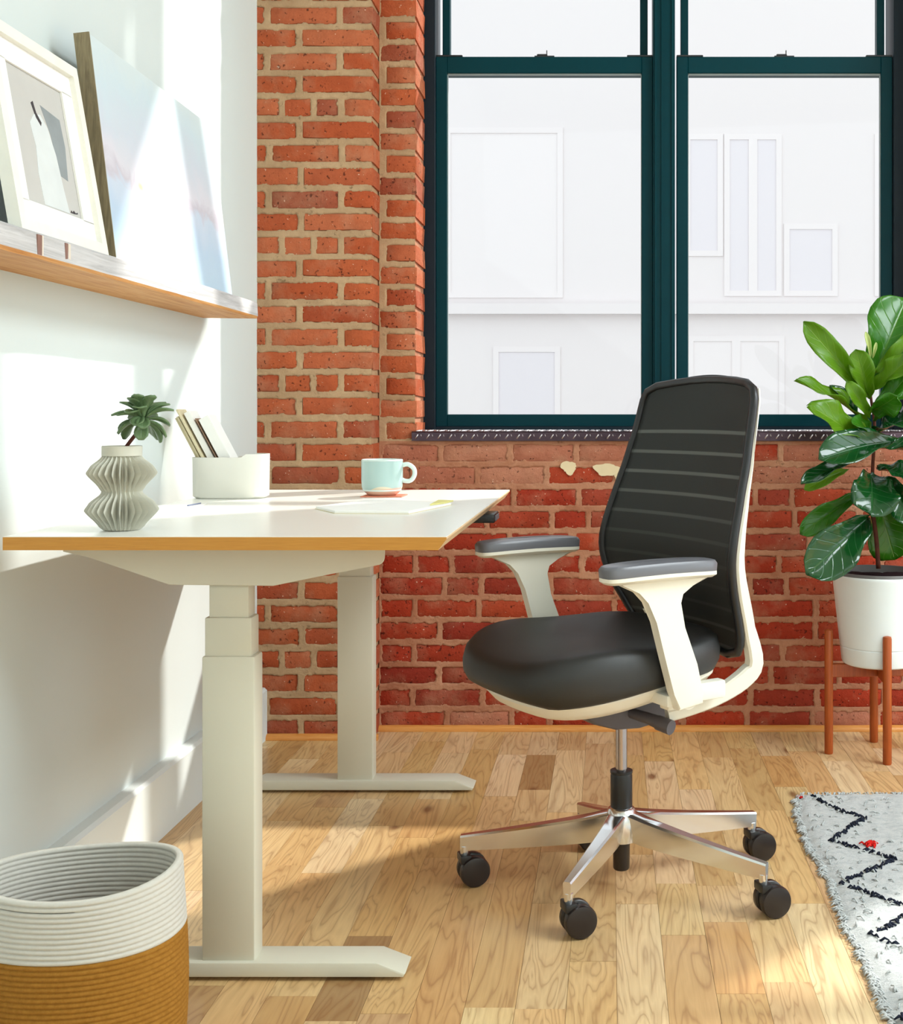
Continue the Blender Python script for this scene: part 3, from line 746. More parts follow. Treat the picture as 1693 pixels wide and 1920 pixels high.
# gas lift and base
bm = BM(); lathe(bm, [(0.0128, 0.24), (0.0128, 0.372)], 24); gl = obj('gas_lift', bm, STEM, chair, smooth=40)
bm = BM(); lathe(bm, [(0.0222, 0.150), (0.0225, 0.158), (0.024, 0.16), (0.024, 0.243), (0.0225, 0.248), (0.0245, 0.249), (0.0245, 0.254), (0.0135, 0.256)], 28); obj('lift_sleeve', bm, BLACKP, gl, smooth=40)
bm = BM(); lathe(bm, [(0.0, 0.040), (0.016, 0.040), (0.018, 0.043), (0.019, 0.15)], 24, cap=False); obj('lift_housing', bm, WHEELP, gl, smooth=40)
bm = BM(); lathe(bm, [(0.020, 0.098), (0.034, 0.104), (0.038, 0.125), (0.036, 0.155), (0.029, 0.172), (0.024, 0.176)], 32); hub = obj('base_hub', bm, CHROME, chair, smooth=50)
tips = [CL(-0.327, 2.61, 0), CL(-0.086, 2.345, 0), CL(0.319, 2.445, 0), CL(0.332, 2.765, 0), CL(-0.072, 2.83, 0)]
for k, t in enumerate(tips):
    d = Vector((t.x, t.y, 0)); L = d.length; d.normalize(); s = Vector((-d.y, d.x, 0))
    bm = BM(); rg = []
    for i in range(9):
        f = i / 8; rr = 0.018 + (L - 0.018) * f
        wt = 0.021 - 0.012 * f ** 0.8; wb = 0.010 - 0.003 * f
        zt = 0.172 - 0.062 * f ** 0.85; hgt = 0.062 - 0.029 * f
        zt = zt - 0.004 * (1 - f)
        q = [(-wt, zt - 0.004), (-wt * 0.72, zt), (wt * 0.72, zt), (wt, zt - 0.004), (wt * 0.86, zt - hgt * 0.55), (wb, zt - hgt), (-wb, zt - hgt), (-wt * 0.86, zt - hgt * 0.55)]
        rg.append([bm.verts.new(d * rr + s * a + Vector((0, 0, b))) for a, b in q])
    for a, b in zip(rg, rg[1:]):
        for i in range(8): bm.faces.new((a[i], a[(i + 1) % 8], b[(i + 1) % 8], b[i]))
    bm.faces.new(rg[0][::-1]); bm.faces.new(rg[-1])
    obj('base_arm', bm, CHROME, chair, smooth=35)
    # caster
    tp = d * (L - 0.008)
    bm = BM(); tube(bm, [(tp.x, tp.y, 0.050), (tp.x, tp.y, 0.086)], [0.0085, 0.0095], 16)
    cst = obj('caster', bm, CHROME, chair, smooth=40); cst['label'] = 'black twin-wheel caster on a chrome stem'
    # trail the wheel to the right of the picture, axle across
    ax = Vector((fw.x * 0, 0, 0)); wr = Vector((math.cos(-PHI + math.radians(20)), math.sin(-PHI + math.radians(20)), 0))
    ctr = tp + wr * 0.020 + Vector((0, 0, 0.033)); axl = Vector((-wr.y, wr.x, 0)).normalized()
    bm = BM(); box(bm, -0.012, 0.012, -0.02, 0.02, 0.052, 0.070, 0.003, 2)
    bmesh.ops.transform(bm, matrix=Matrix.Translation((tp.x, tp.y, 0)) @ Matrix.Rotation(math.atan2(wr.y, wr.x), 4, 'Z'), verts=bm.verts)
    m_ax = Matrix.Translation(ctr) @ axl.to_track_quat('Z', 'Y').to_matrix().to_4x4()
    rgs = lathe(bm, [(0.028, -0.008), (0.028, 0.008)], 28)
    bmesh.ops.transform(bm, matrix=m_ax, verts=[v for r_ in rgs for v in r_]); obj('caster_hood', bm, BLACKP, cst, smooth=40)
    for sg in (-1, 1):
        bm = BM(); lathe(bm, [(0.004, sg * 0.0075), (0.030, sg * 0.0075), (0.0328, sg * 0.010), (0.033, sg * 0.020), (0.031, sg * 0.0245), (0.026, sg * 0.026), (0.003, sg * 0.0265)], 36)
        bmesh.ops.transform(bm, matrix=m_ax, verts=bm.verts); obj('wheel', bm, WHEELP, cst, smooth=45)
# backrest
PU = [(0.50, -0.185), (0.56, -0.165), (0.61, -0.140), (0.66, -0.117), (0.72, -0.105), (0.78, -0.118), (0.84, -0.138), (0.93, -0.168), (1.02, -0.192), (1.11, -0.212)]
HWT = [(0.50, 0.185), (0.56, 0.205), (0.62, 0.228), (0.68, 0.243), (0.74, 0.247), (0.80, 0.24), (0.90, 0.226), (1.0, 0.212), (1.11, 0.202)]
ZB, ZT = 0.50, 1.100
def smooth_tab(z, tab):
    return sum(interp(z + d, tab) for d in (-0.025, -0.012, 0, 0.012, 0.025)) / 5
def back_pt(t, w, off=0.0):
    z = ZB + (ZT - ZB) * t
    hw = smooth_tab(z, HWT)
    if t > 0.93: hw -= 0.05 * (1 - math.sqrt(max(0, 1 - ((t - 0.93) / 0.07) ** 2)))
    if t < 0.10: hw -= 0.05 * (1 - math.sqrt(max(0, 1 - ((0.10 - t) / 0.10) ** 2)))
    zz = z + (0.016 * (1 - w * w)) * max(0, (t - 0.75) / 0.25) ** 1.5
    u = smooth_tab(z, PU) - 0.030 * (1 - w * w) + off
    return Vector((u, hw * w, zz))
bm = BM(); NT, NW = 60, 18; uvl = bm.loops.layers.uv.new('UVMap'); g = []
for i in range(NT + 1): g.append([bm.verts.new(back_pt(i / NT, -1 + 2 * j / NW)) for j in range(NW + 1)])
for i in range(NT):
    for j in range(NW):
        f = bm.faces.new((g[i][j], g[i][j + 1], g[i + 1][j + 1], g[i + 1][j]))
        for lp, (a, b) in zip(f.loops, ((j, i), (j + 1, i), (j + 1, i + 1), (j, i + 1))): lp[uvl].uv = (a / NW, b / NT)
bk = obj('backrest_mesh', bm, MESHF, chair, smooth=True)
md = bk.modifiers.new('thick', 'SOLIDIFY'); md.thickness = 0.003
# headband panel and lumbar pad behind mesh
path = [back_pt(i / 30, 1) for i in range(1, 30)] + [back_pt(0.985, w) for w in (0.9, 0.6, 0.3, 0, -0.3, -0.6, -0.9)] + [back_pt(1 - i / 30, -1) for i in range(1, 30)] + [back_pt(0.012, w) for w in (-0.8, -0.4, 0, 0.4, 0.8)]
bm = BM(); tube(bm, path, 0.0095, 10, closed=True); obj('back_frame', bm, BLACKP, chair, smooth=True)
# white back support: two uprights that join under the seat
for sv in (1, -1):
    pts = []; sz = []
    for i in range(22):
        t = 0.965 - i / 21 * 0.93; p = back_pt(t, sv); z = p.z
        th = 0.004 + 0.025 * max(0, min(1, (1.06 - z) / 0.42)) ** 1.5
        pts.append(Vector((p.x - 0.010 - th / 2, p.y * 0.985, z))); sz.append((0.016 + 0.008 * (1 - t), th))
    tail = spline([pts[-3], (-0.213, 0.192, 0.500), (-0.195, 0.184, 0.468), (-0.145, 0.172, 0.438), (-0.085, 0.158, 0.414), (-0.020, 0.142, 0.400)], 18)
    tail = [Vector((p.x, abs(p.y) * sv, p.z)) for p in tail]; pts = pts[:-3]; sz = sz[:-3]
    for i_, p in enumerate(tail):
        f_ = i_ / 18; pts.append(p); sz.append((0.024, 0.029 + 0.014 * math.sin(math.pi * min(1, f_ * 1.25)) - 0.004 * f_))
    bm = BM(); sweep(bm, pts, sz, (0, 1, 0), 0.004); obj('back_support', bm, CHAIRW, chair, smooth=40)
# armrests
for sv in (1, -1):
    V = 0.262 * sv; u0 = 0.085; ZA = 0.722
    top = [(-0.030, ZA - 0.022), (0.012, ZA - 0.034), (0.02, ZA - 0.05)]
    bm = BM()
    # blade: outline in u,z
    L_ = [(-0.115, ZA - 0.014), (-0.100, ZA - 0.022), (-0.062, ZA - 0.030), (-0.036, ZA - 0.046), (-0.030, ZA - 0.066), (-0.044, ZA - 0.115), (-0.074, ZA - 0.19), (-0.088, 0.474), (-0.090, 0.452)]
    R_ = [(-0.030, 0.445), (-0.018, 0.478), (0.004, ZA - 0.17), (0.024, ZA - 0.10), (0.040, ZA - 0.058), (0.062, ZA - 0.036), (0.098, ZA - 0.024), (0.118, ZA - 0.014)]
    pts = [(u + u0 - 0.01, z) for u, z in (L_ + R_)]
    prism(bm, pts, V - 0.012, V + 0.012, 'y', 0.004, 2)
    arm = obj('armrest', bm, CHAIRW, chair, smooth=35)
    def padshape(zz, grow, n=28):
        out = []
        for i in range(n):
            a = 2 * math.pi * i / n; ca, sa = math.cos(a), math.sin(a)
            u = u0 + (0.130 + grow) * math.copysign(abs(ca) ** 0.5, ca); v = V + (0.036 + grow) * math.copysign(abs(sa) ** 0.5, sa)
            out.append((u, v, zz + 0.004 * (1 - ((u - u0) / 0.13) ** 2)))
        return out
    bm = BM(); rs = [[bm.verts.new(p) for p in padshape(z, g_)] for z, g_ in ((ZA - 0.020, -0.008), (ZA - 0.014, 0.0), (ZA - 0.007, 0.0))]
    for a, b in zip(rs, rs[1:]):
        for i in range(28): bm.faces.new((a[i], a[(i + 1) % 28], b[(i + 1) % 28], b[i]))
    bm.faces.new(rs[0]); bm.faces.new(rs[-1]); obj('pad_base', bm, CHAIRW, arm, smooth=40)
    bm = BM(); rs = [[bm.verts.new(p) for p in padshape(z, g_)] for z, g_ in ((ZA - 0.007, 0.0), (ZA + 0.008, 0.001), (ZA + 0.014, -0.003), (ZA + 0.0155, -0.009), (ZA + 0.0158, -0.03))]
    for a, b in zip(rs, rs[1:]):
        for i in range(28): bm.faces.new((a[i], a[(i + 1) % 28], b[(i + 1) % 28], b[i]))
    bm.faces.new(rs[0]); bm.faces.new(rs[-1]); obj('arm_pad', bm, PADG, arm, smooth=40)
    bm = BM(); tube(bm, [(0.015, V - 0.06 * sv, 0.463), (0.015, V + 0.004 * sv, 0.463)], [0.021, 0.021], 20); box(bm, -0.02, 0.06, min(V * 0.45, V * 0.97), max(V * 0.45, V * 0.97), 0.448, 0.472, 0.004, 2)
    obj('arm_bracket', bm, CHAIRW, arm, smooth=35)

# ================================================================ LEFT WALL SHELF AND PICTURES
SZ = 1.335
bm = BM(); rs_ = random.Random(2)
n = 40
sh = thing('wall_shelf', 'long reclaimed wood ledge shelf fixed to the white wall', 'shelf', (-1.04, 2.4, 1.29))
pl = []
for i in range(n + 1):
    y = 1.2 + (3.285 - 1.2) * i / n; w = rs_.uniform(-0.0012, 0.0012)
    pl.append([bm.verts.new(p) for p in ((WX, y, 1.291), (-0.972 + w, y, 1.290 + rs_.uniform(-0.0008, 0.0008)), (-0.968 + w, y, 1.296), (-0.970 + w, y, 1.331), (-0.974 + w, y, SZ), (WX, y, SZ))])
for a, b in zip(pl, pl[1:]):
    for k in range(6): bm.faces.new((a[k], a[(k + 1) % 6], b[(k + 1) % 6], b[k]))
bm.faces.new(pl[0][::-1]); bm.faces.new(pl[-1])
obj('board', bm, SHELFW, sh, world=True)
for (yy, col) in ((1.855, (150, 110, 104)), (1.905, (138, 112, 92)), (2.10, (232, 212, 190)), (1.868, (226, 218, 204)), (1.917, (226, 210, 188))):
    pass
CRACK = plain('shelf_knot_streak', (140, 104, 92), 0.7); CRACKL = plain('shelf_pale_streak', (226, 214, 198), 0.7)
for (a, b, mm) in ((68, 76, CRACK), (76.5, 79, CRACKL), (120, 125, CRACK), (126, 130, CRACKL)):
    ya = F * 0.97 / (VX - a); yb2 = F * 0.97 / (VX - b)
    bm = BM(); box(bm, -0.9715, -0.9675, ya, yb2, 1.2965, 1.3305); obj('streak', bm, mm, sh, world=True)
def leaning(name, label, cat, y0, y1, xb, xt, h, th):
    """a flat board standing on the shelf: local x = across (depth axis y), local y = outward, local z = up; returns thing with its lean baked in a frame function"""
    t = thing(name, label, cat, (xb, (y0 + y1) / 2, SZ))
    lean = math.atan2(xt - xb, h)
    up = Vector((math.sin(lean), 0, math.cos(lean))); out = Vector((math.cos(lean), 0, -math.sin(lean)))
    def W(a, o_, b): return Vector((0, 1, 0)) * a + out * o_ + up * b   # local, origin at bottom front
    return t, W
def lbox(bm, W, a0, a1, o0, o1, b0, b1):
    r = bmesh.ops.create_cube(bm, size=1.0)
    for v in r['verts']:
        c = v.co; v.co = W(a0 + (c.x + .5) * (a1 - a0), o0 + (c.y + .5) * (o1 - o0), b0 + (c.z + .5) * (b1 - b0))
def lpoly(bm, W, pts, o0, o1):
    v0 = [bm.verts.new(W(a, o0, b)) for a, b in pts]; v1 = [bm.verts.new(W(a, o1, b)) for a, b in pts]; k = len(pts)
    bm.faces.new(v0); bm.faces.new(v1[::-1])
    for i in range(k): bm.faces.new((v0[i], v0[(i + 1) % k], v1[(i + 1) % k], v1[i]))
FRW = plain('white_frame_lacquer', (240, 238, 228), 0.45); DRAWP = plain('grey_drawing_paper', (196, 194, 190), 0.8, 0, 0.2, 0.04, 12, 0.02)
CHALK = plain('white_chalk', (216, 220, 220), 0.9, 0, 0.1, 0.05, 20, 0); INK = plain('dark_ink', (60, 54, 58), 0.8); SHADOWINK = plain('grey_wash', (150, 156, 158), 0.9, 0, 0.1, 0.1, 20, 0)
fr, W = leaning('framed_drawing', 'white-framed matted figure drawing leaning on the ledge, nearest the camera', 'picture', 1.99, 2.335, -0.978, -1.041, 0.364, 0.02)
fa, fb, H_ = -0.172, 0.172, 0.37
bm = BM(); fwd_ = 0.022
for (a0, a1, b0, b1) in ((fa, fb, 0, fwd_), (fa, fb, H_ - fwd_, H_), (fa, fa + fwd_, fwd_, H_ - fwd_), (fb - fwd_, fb, fwd_, H_ - fwd_)): lbox(bm, W, a0, a1, -0.022, 0.0, b0, b1)
obj('picture_frame', bm, FRW, fr)
bm = BM()
for (a0, a1, b0, b1) in ((fa + .02, fb - .02, .02, 0.062), (fa + .02, fb - .02, H_ - .062, H_ - .02), (fa + .02, fa + 0.066, .06, H_ - .06), (fb - 0.066, fb - .02, .06, H_ - .06)): lbox(bm, W, a0, a1, -0.014, -0.010, b0, b1)
obj('mat_board', bm, PAPER, fr)
bm = BM(); lbox(bm, W, fa + .02, fb - .02, -0.018, -0.0145, .02, H_ - .02); dr = obj('drawing', bm, DRAWP, fr)
ax0, ax1, az0, az1 = fa + 0.066, fb - 0.066, 0.062, H_ - 0.062
def A(x, y): return (ax0 + (ax1 - ax0) * x, az0 + (az1 - az0) * y)
bm = BM(); lpoly(bm, W, [A(.30, .62), A(.40, .70), A(.52, .72), A(.62, .64), A(.70, .45), A(.74, .2), A(.78, .02), A(.32, .02), A(.30, .25), A(.34, .45)], -0.0145, -0.0140); obj('figure_shape', bm, CHALK, dr)
bm = BM(); lpoly(bm, W, [A(.55, .80), A(.90, .76), A(.92, .55), A(.86, .28), A(.72, .30), A(.66, .6)], -0.0145, -0.0142); obj('wash_shape', bm, SHADOWINK, dr)
bm = BM(); lpoly(bm, W, [A(.38, .78), A(.42, .80), A(.45, .72), A(.52, .66), A(.50, .63), A(.43, .68)], -0.0145, -0.0138)
obj('ink_stroke', bm, INK, dr)
bm = BM(); lpoly(bm, W, [A(.80, .03), A(.82, .05), A(.84, .036), A(.87, .055), A(.90, .038), A(.94, .05), A(.94, .036), A(.88, .030)], -0.0145, -0.0138); obj('ink_stroke', bm, INK, dr)
def canvas_mat():
    m = M('abstract_seascape_paint'); m.p(0.55, 0, 0.3)
    tc = m.N.new('ShaderNodeTexCoord'); sx = m.N.new('ShaderNodeSeparateXYZ'); m.l(tc.outputs['UV'], sx.inputs[0])
    n = m.noise(m.pos((2, 5, 5)), 1.6, 5, 0.6, 0.8); n2 = m.noise(m.pos((1, 9, 3)), 1.4, 4, 0.6, 0.5)
    yy = m.math('ADD', sx.outputs[1], m.math('MULTIPLY', m.math('SUBTRACT', n, 0.5), 0.35))
    c = m.ramp(yy, [(0.0, lin((182, 208, 226))), (0.20, lin((176, 200, 224))), (0.38, lin((196, 208, 226))), (0.43, lin((196, 188, 200))), (0.48, lin((214, 210, 220))), (0.65, lin((200, 208, 220))), (0.85, lin((198, 216, 224))), (1.0, lin((206, 220, 222)))])
    c = m.mix(m.math('MULTIPLY', n2, 0.35), c, lin((206, 210, 212)))
    dx = m.math('SUBTRACT', sx.outputs[0], 0.24); dy = m.math('SUBTRACT', sx.outputs[1], 0.40)
    d = m.math('SQRT', m.math('ADD', m.math('MULTIPLY', dx, dx), m.math('MULTIPLY', dy, dy)))
    c = m.mix(m.ramp(d, [(0.008, (1, 1, 1)), (0.03, (0, 0, 0))]), c, lin((246, 190, 150)))
    m.col(c); m.bump(m.noise(m.pos((1, 60, 60)), 8, 3), 0.1, 0.002); return m.m
CANV = canvas_mat(); OLDW = wood('weathered_frame_wood', (110, 98, 74), (150, 136, 104), (30, 28, 3), 0.7)
cv, W = leaning('canvas_painting', 'large pale blue abstract canvas with weathered wood edge at the ledge far end', 'painting', 2.383, 3.16, -0.991, -1.044, 0.445, 0.03)
cv.rotation_euler = (0, 0, 0.018)
ca, cb = -0.388, 0.388
bm = BM(); uvl = bm.loops.layers.uv.new('UVMap')
v = [bm.verts.new(W(a, o_, b)) for a, o_, b in ((ca, 0, 0), (cb, 0, 0), (cb, 0, .452), (ca, 0, .452), (ca, -0.006, 0), (cb, -0.006, 0), (cb, -0.006, .452), (ca, -0.006, .452))]
f = bm.faces.new(v[:4])
for lp, uv in zip(f.loops, ((0, 0), (1, 0), (1, 1), (0, 1))): lp[uvl].uv = uv
for q in ((0, 1, 5, 4), (1, 2, 6, 5), (2, 3, 7, 6), (3, 0, 4, 7), (4, 5, 6, 7)): bm.faces.new([v[k] for k in q])
obj('canvas', bm, CANV, cv, normals=True)
bm = BM()
for (a0, a1, b0, b1) in ((ca - 0.001, ca + 0.02, 0, .455), (cb - .02, cb, 0, .452), (ca, cb, 0, .02), (ca, cb, .432, .452)): lbox(bm, W, a0, a1, -0.03, -0.0062, b0, b1)
obj('stretcher', bm, OLDW, cv)
bm = BM(); lbox(bm, W, ca - 0.004, ca - 0.001, -0.03, 0.001, 0, .455); obj('edge_strip', bm, OLDW, cv)

# ================================================================ THINGS ON THE DESK
# pleated vase
vx, vy = -0.884, 2.166
vase = thing('vase', 'pleated pale ceramic vase with two bulges standing at the front of the desk', 'vase', (vx, vy, TZ))
k = 1 / 1036
tabr = [(0, 33), (6, 40), (37, 66), (50, 58), (68, 37), (72, 36), (78, 40), (106, 63), (118, 56), (135, 37), (138, 35)]
NP = 30; bm = BM(); rows = []
for i in range(47):
    zz = 138 * i / 46; r = interp(zz, tabr)
    rows.append((r * k, zz * k + 0.001))
def pm(i, r, z):
    bulge = max(0, (r / k - 34) / 32)
    tw = 0.0
    return 1.0 if i % 3 == 0 else 1 - (0.12 + 0.34 * bulge)
lathe(bm, rows, NP * 3, mod=pm); obj('pleated_body', bm, VASE, vase)
bm = BM(); lathe(bm, [(0.0300, 0.1335), (0.0345, 0.1345), (0.0345, 0.1515), (0.0335, 0.1525), (0.0310, 0.152), (0.030, 0.138), (0.001, 0.137)], 40); obj('neck', bm, VASE, vase, smooth=40)
# succulent standing in the vase
def leaf_mesh(bm, base, tip, nrm, width, bend=0.15, cup=0.15, wave=0.0, prof=None, nl=10, nwid=6, seed=0, petiole=0.0, fold=0.0):
    base, tip, nrm = Vector(base), Vector(tip), Vector(nrm).normalized()
    d = tip - base; L = d.length; dn = d.normalized(); side = dn.cross(nrm).normalized(); nr = side.cross(dn).normalized()
    r = random.Random(seed); ph = r.uniform(0, 6.28); uvl = bm.loops.layers.uv.verify(); g = []
    for i in range(nl + 1):
        t = i / nl; c = base + d * t + nr * (math.sin(math.pi * t) * bend * L)
        w = prof(t) * width / 2
        row = []
        for j in range(nwid + 1):
            s_ = -1 + 2 * j / nwid
            off = nr * (cup * width * s_ * s_ * math.sin(math.pi * min(1, t * 1.0) * 0.9 + 0.1)) + nr * (wave * width * math.sin(t * 15 + ph + (1.5 if s_ > 0 else 0)) * abs(s_) ** 2)
            off += nr * (fold * width * abs(s_) * math.sin(math.pi * min(1, 0.12 + t * 0.88)))
            row.append(bm.verts.new(c + side * w * s_ * (1 - 0.35 * fold) + off))
        g.append(row)
    for i in range(nl):
        for j in range(nwid):
            f = bm.faces.new((g[i][j], g[i][j + 1], g[i + 1][j + 1], g[i + 1][j]))
            for lp, (a, b) in zip(f.loops, ((j, i), (j + 1, i), (j + 1, i + 1), (j, i + 1))): lp[uvl].uv = (a / nwid, b / nl)
def fiddle(t):
    tab = [(0, .04), (.05, .16), (.18, .48), (.32, .60), (.42, .70), (.6, .96), (.72, 1.0), (.85, .88), (.94, .58), (.985, .26), (1, .06)]
    return interp(t, tab)
def spoon(t): return interp(t, [(0, .18), (.3, .30), (.6, .85), (.8, 1.0), (.92, .80), (1, .35)])
succ = thing('succulent_cutting', 'green succulent rosette cutting held in the pleated vase', 'succulent', (vx + 0.012, vy, TZ + 0.14))
cs = Vector((0.026, 0, 0.062))
bm = BM(); tube(bm, spline([(-0.012, 0, 0.0), (0.004, 0, 0.022), (0.022, 0, 0.045), (0.027, 0, 0.062)], 8), [0.0035] * 9, 8); obj('stem', bm, BARK, succ, smooth=True)
ra = random.Random(21)
for i in range(38):
    fi = i / 30; el = math.radians(-58 + 146 * ((i * 0.381 + 0.11 * ra.random()) % 1)); az = i * 2.399 * 1.37 + ra.random()
    L = 0.044 + 0.012 * ra.random()
    if el > 0.9: L *= 0.7
    if el < -0.4: L *= 1.05
    d = Vector((math.cos(az) * math.cos(el), math.sin(az) * math.cos(el), math.sin(el)))
    nr = Vector((-math.cos(az) * math.sin(el), -math.sin(az) * math.sin(el), math.cos(el)))
    bm = BM(); leaf_mesh(bm, cs + d * 0.003, cs + d * L, nr, 0.025, 0.10, 0.22, 0, spoon, 8, 6, i)
    o = obj('leaf', bm, SUCC, succ, smooth=True, normals=False); md = o.modifiers.new('t', 'SOLIDIFY'); md.thickness = 0.0028; md.offset = 0
# white oval container
cx, cy = -0.952, 3.005
cont = thing('desk_organizer', 'white oval porcelain desk organiser holding leaning cards near the wall', 'container', (cx, cy, TZ))
def stad(hx, hy, n=48, e=0.62):
    return [(hx * math.copysign(abs(math.cos(2 * math.pi * i / n)) ** e, math.cos(2 * math.pi * i / n)), hy * math.copysign(abs(math.sin(2 * math.pi * i / n)) ** e, math.sin(2 * math.pi * i / n))) for i in range(n)]
bm = BM(); ho = stad(0.0925, 0.052); hi = stad(0.0885, 0.048); hb = stad(0.082, 0.045)
def rimz(x): return 0.103 if x < 0.045 else 0.111
r0 = [bm.verts.new((x, y, 0.0)) for x, y in hb]; r1 = [bm.verts.new((x * .985, y * .98, 0.006)) for x, y in ho]; r2 = [bm.verts.new((x, y, rimz(x))) for x, y in ho]
r3 = [bm.verts.new((x, y, rimz(x))) for x, y in hi]; r4 = [bm.verts.new((x, y, 0.006)) for x, y in hi]
for a, b in ((r0, r1), (r1, r2), (r2, r3), (r3, r4)):
    for i in range(48): bm.faces.new((a[i], a[(i + 1) % 48], b[(i + 1) % 48], b[i]))
bm.faces.new(r0); bm.faces.new(r4); obj('bowl', bm, PORC, cont, smooth=50)
# cards leaning to the left in it
BR2 = plain('brown_card_edge', (150, 120, 96), 0.8)
cards = [(-0.065, 0.212, 0.0045, PAPERC, 'first cream card from the left in the white organiser', 28, .010), (-0.056, 0.216, 0.0050, PAPERC, 'second cream card from the left in the white organiser', 28, .0), (-0.046, 0.236, 0.0045, PAPERC, 'tall cream card third from the left in the white organiser', 28, -.006),
         (-0.030, 0.226, 0.0150, PAPER, 'thick white card beside the cream cards in the organiser', 28, 0.004), (-0.013, 0.212, 0.0016, BR2, 'thin dark-edged card in the white organiser', 28, 0.0), (0.005, 0.208, 0.0260, PAPER, 'widest white notebook leaning at the right of the organiser cards', 28, 0.0)]
for (bx, L, th, mm, lab, ang, yo) in cards:
    o = obj('card', box(BM(), -th / 2, th / 2, -0.030, 0.030, 0, L, 0.0005), mm)
    o.location = (cx + bx + 0.032, cy + yo, TZ + 0.012 + th * 0.25); o.rotation_euler = (0, -math.radians(ang), 0)
    tag(o, lab, 'card', 'cards in the desk organiser')
# mug on coaster
mx, my = -0.585, 3.065
cst = obj('coaster', box(BM(), -0.047, 0.058, -0.045, 0.045, 0, 0.003, 0.001), CORAL); cst.location = (mx, my, TZ); tag(cst, 'small flat coral coaster under the mug', 'coaster')
def mug_mat():
    m = M('mug_glaze'); m.p(0.18, 0, 0.6); v = m.pos((1, 1, 1), False)
    sx = m.N.new('ShaderNodeSeparateXYZ'); m.l(v, sx.inputs[0])
    # peach dip rises in an arc on the front
    arc = m.math('SUBTRACT', 0.024, m.math('MULTIPLY', m.math('MULTIPLY', m.math('ADD', sx.outputs[0], -0.010), m.math('ADD', sx.outputs[0], -0.010)), 9.0))
    dip = m.math('LESS_THAN', sx.outputs[2], arc)
    low = m.math('LESS_THAN', sx.outputs[2], 0.008)
    c = m.mix(dip, lin((172, 198, 194)), lin((222, 208, 182)))
    c = m.mix(m.math('MULTIPLY', m.math('LESS_THAN', sx.outputs[2], m.math('SUBTRACT', 0.016, m.math('MULTIPLY', sx.outputs[0], -0.1))), 0.7), c, lin((226, 170, 148)))
    m.col(c); return m.m
MUG = mug_mat(); MUGI = plain('mug_pale_rim', (214, 228, 222), 0.2, 0, 0.6)
mug = thing('mug', 'pale teal mug with peach base standing on a coral coaster', 'mug', (mx, my, TZ + 0.003))
bm = BM(); lathe(bm, [(0.001, 0.0), (0.034, 0.0), (0.038, 0.003), (0.047, 0.010), (0.0515, 0.022), (0.0525, 0.04), (0.0525, 0.088)], 48); obj('cup', bm, MUG, mug, smooth=50)
bm = BM(); lathe(bm, [(0.0525, 0.0875), (0.0525, 0.0905), (0.051, 0.092), (0.0495, 0.0905), (0.049, 0.012), (0.001, 0.011)], 48, cap=False); obj('rim', bm, MUGI, mug, smooth=50)
bm = BM(); hp = [(0.050 + 0.0, 0, 0.076), (0.066, 0, 0.079), (0.081, 0, 0.068), (0.083, 0, 0.052), (0.074, 0, 0.038), (0.060, 0, 0.036), (0.050, 0, 0.040)]
hs = spline(hp, 18); tube(bm, hs, [0.0058] * len(hs), 10); obj('handle', bm, MUGI, mug, smooth=True)
# open notebook
def flat(pxy, z0): 
    s = (pxy[1] - VY) / (CAMH - z0); return ((pxy[0] - VX) / s, F / s)
nb_t = thing('notebook', 'thin open white notebook lying on the desktop in front of the mug', 'notebook', (-0.53, 2.77, TZ))
q = [flat(p, TZ + 0.004) for p in ((592, 951), (628, 959.5), (766, 960.5), (846, 944), (700, 936.5))]
bm = BM(); prism(bm, q, TZ + 0.0002, TZ + 0.006, 'z', 0.001, 1); obj('page_block', bm, PAPER, nb_t, world=True)
cq = [(x + (x + 0.53) * 0.012, y + (y - 2.77) * 0.012) for x, y in q]
bm = BM(); prism(bm, cq, TZ, TZ + 0.0012, 'z'); obj('back_cover', bm, PAPERC, nb_t, world=True)
def slab(name, lab, cat, pts, z0, z1, mat):
    q = [flat(p, z0) for p in pts]; mxx = sum(a for a, b in q) / len(q); myy = sum(b for a, b in q) / len(q)
    bm = BM(); prism(bm, [(a - mxx, b - myy) for a, b in q], 0, z1 - z0, 'z', 0.0004); o = obj(name, bm, mat); o.location = (mxx, myy, z0); return tag(o, lab, cat)
slab('sticky_note_pad', 'small pale yellow note pad on the right end of the white notebook', 'note pad', ((806, 948), (836, 944), (850, 940.5), (822, 939.5)), TZ + 0.0062, TZ + 0.0095, PAPERY)
slab('paper_slip', 'small white paper slip lying on the desk in front of the organiser', 'paper', ((344, 952), (372, 951), (388, 944), (362, 944)), TZ, TZ + 0.0008, PAPER)
a = flat((352, 950), TZ); b = flat((376, 945.5), TZ)
o = obj('pen', tube(BM(), [(0, 0, 0), (b[0] - a[0], b[1] - a[1], 0)], [0.0022, 0.0022], 8) and BM(), DARKP) if False else None
bm = BM(); tube(bm, [(0, 0, 0), ((b[0] - a[0]), (b[1] - a[1]), 0)], [0.0016, 0.0016], 8); o = obj('pen', bm, plain('blue_grey_pen', (110, 120, 150), 0.4)); o.location = (a[0], a[1], TZ + 0.0025)
tag(o, 'tiny blue-grey pen lying on the paper slip', 'pen')

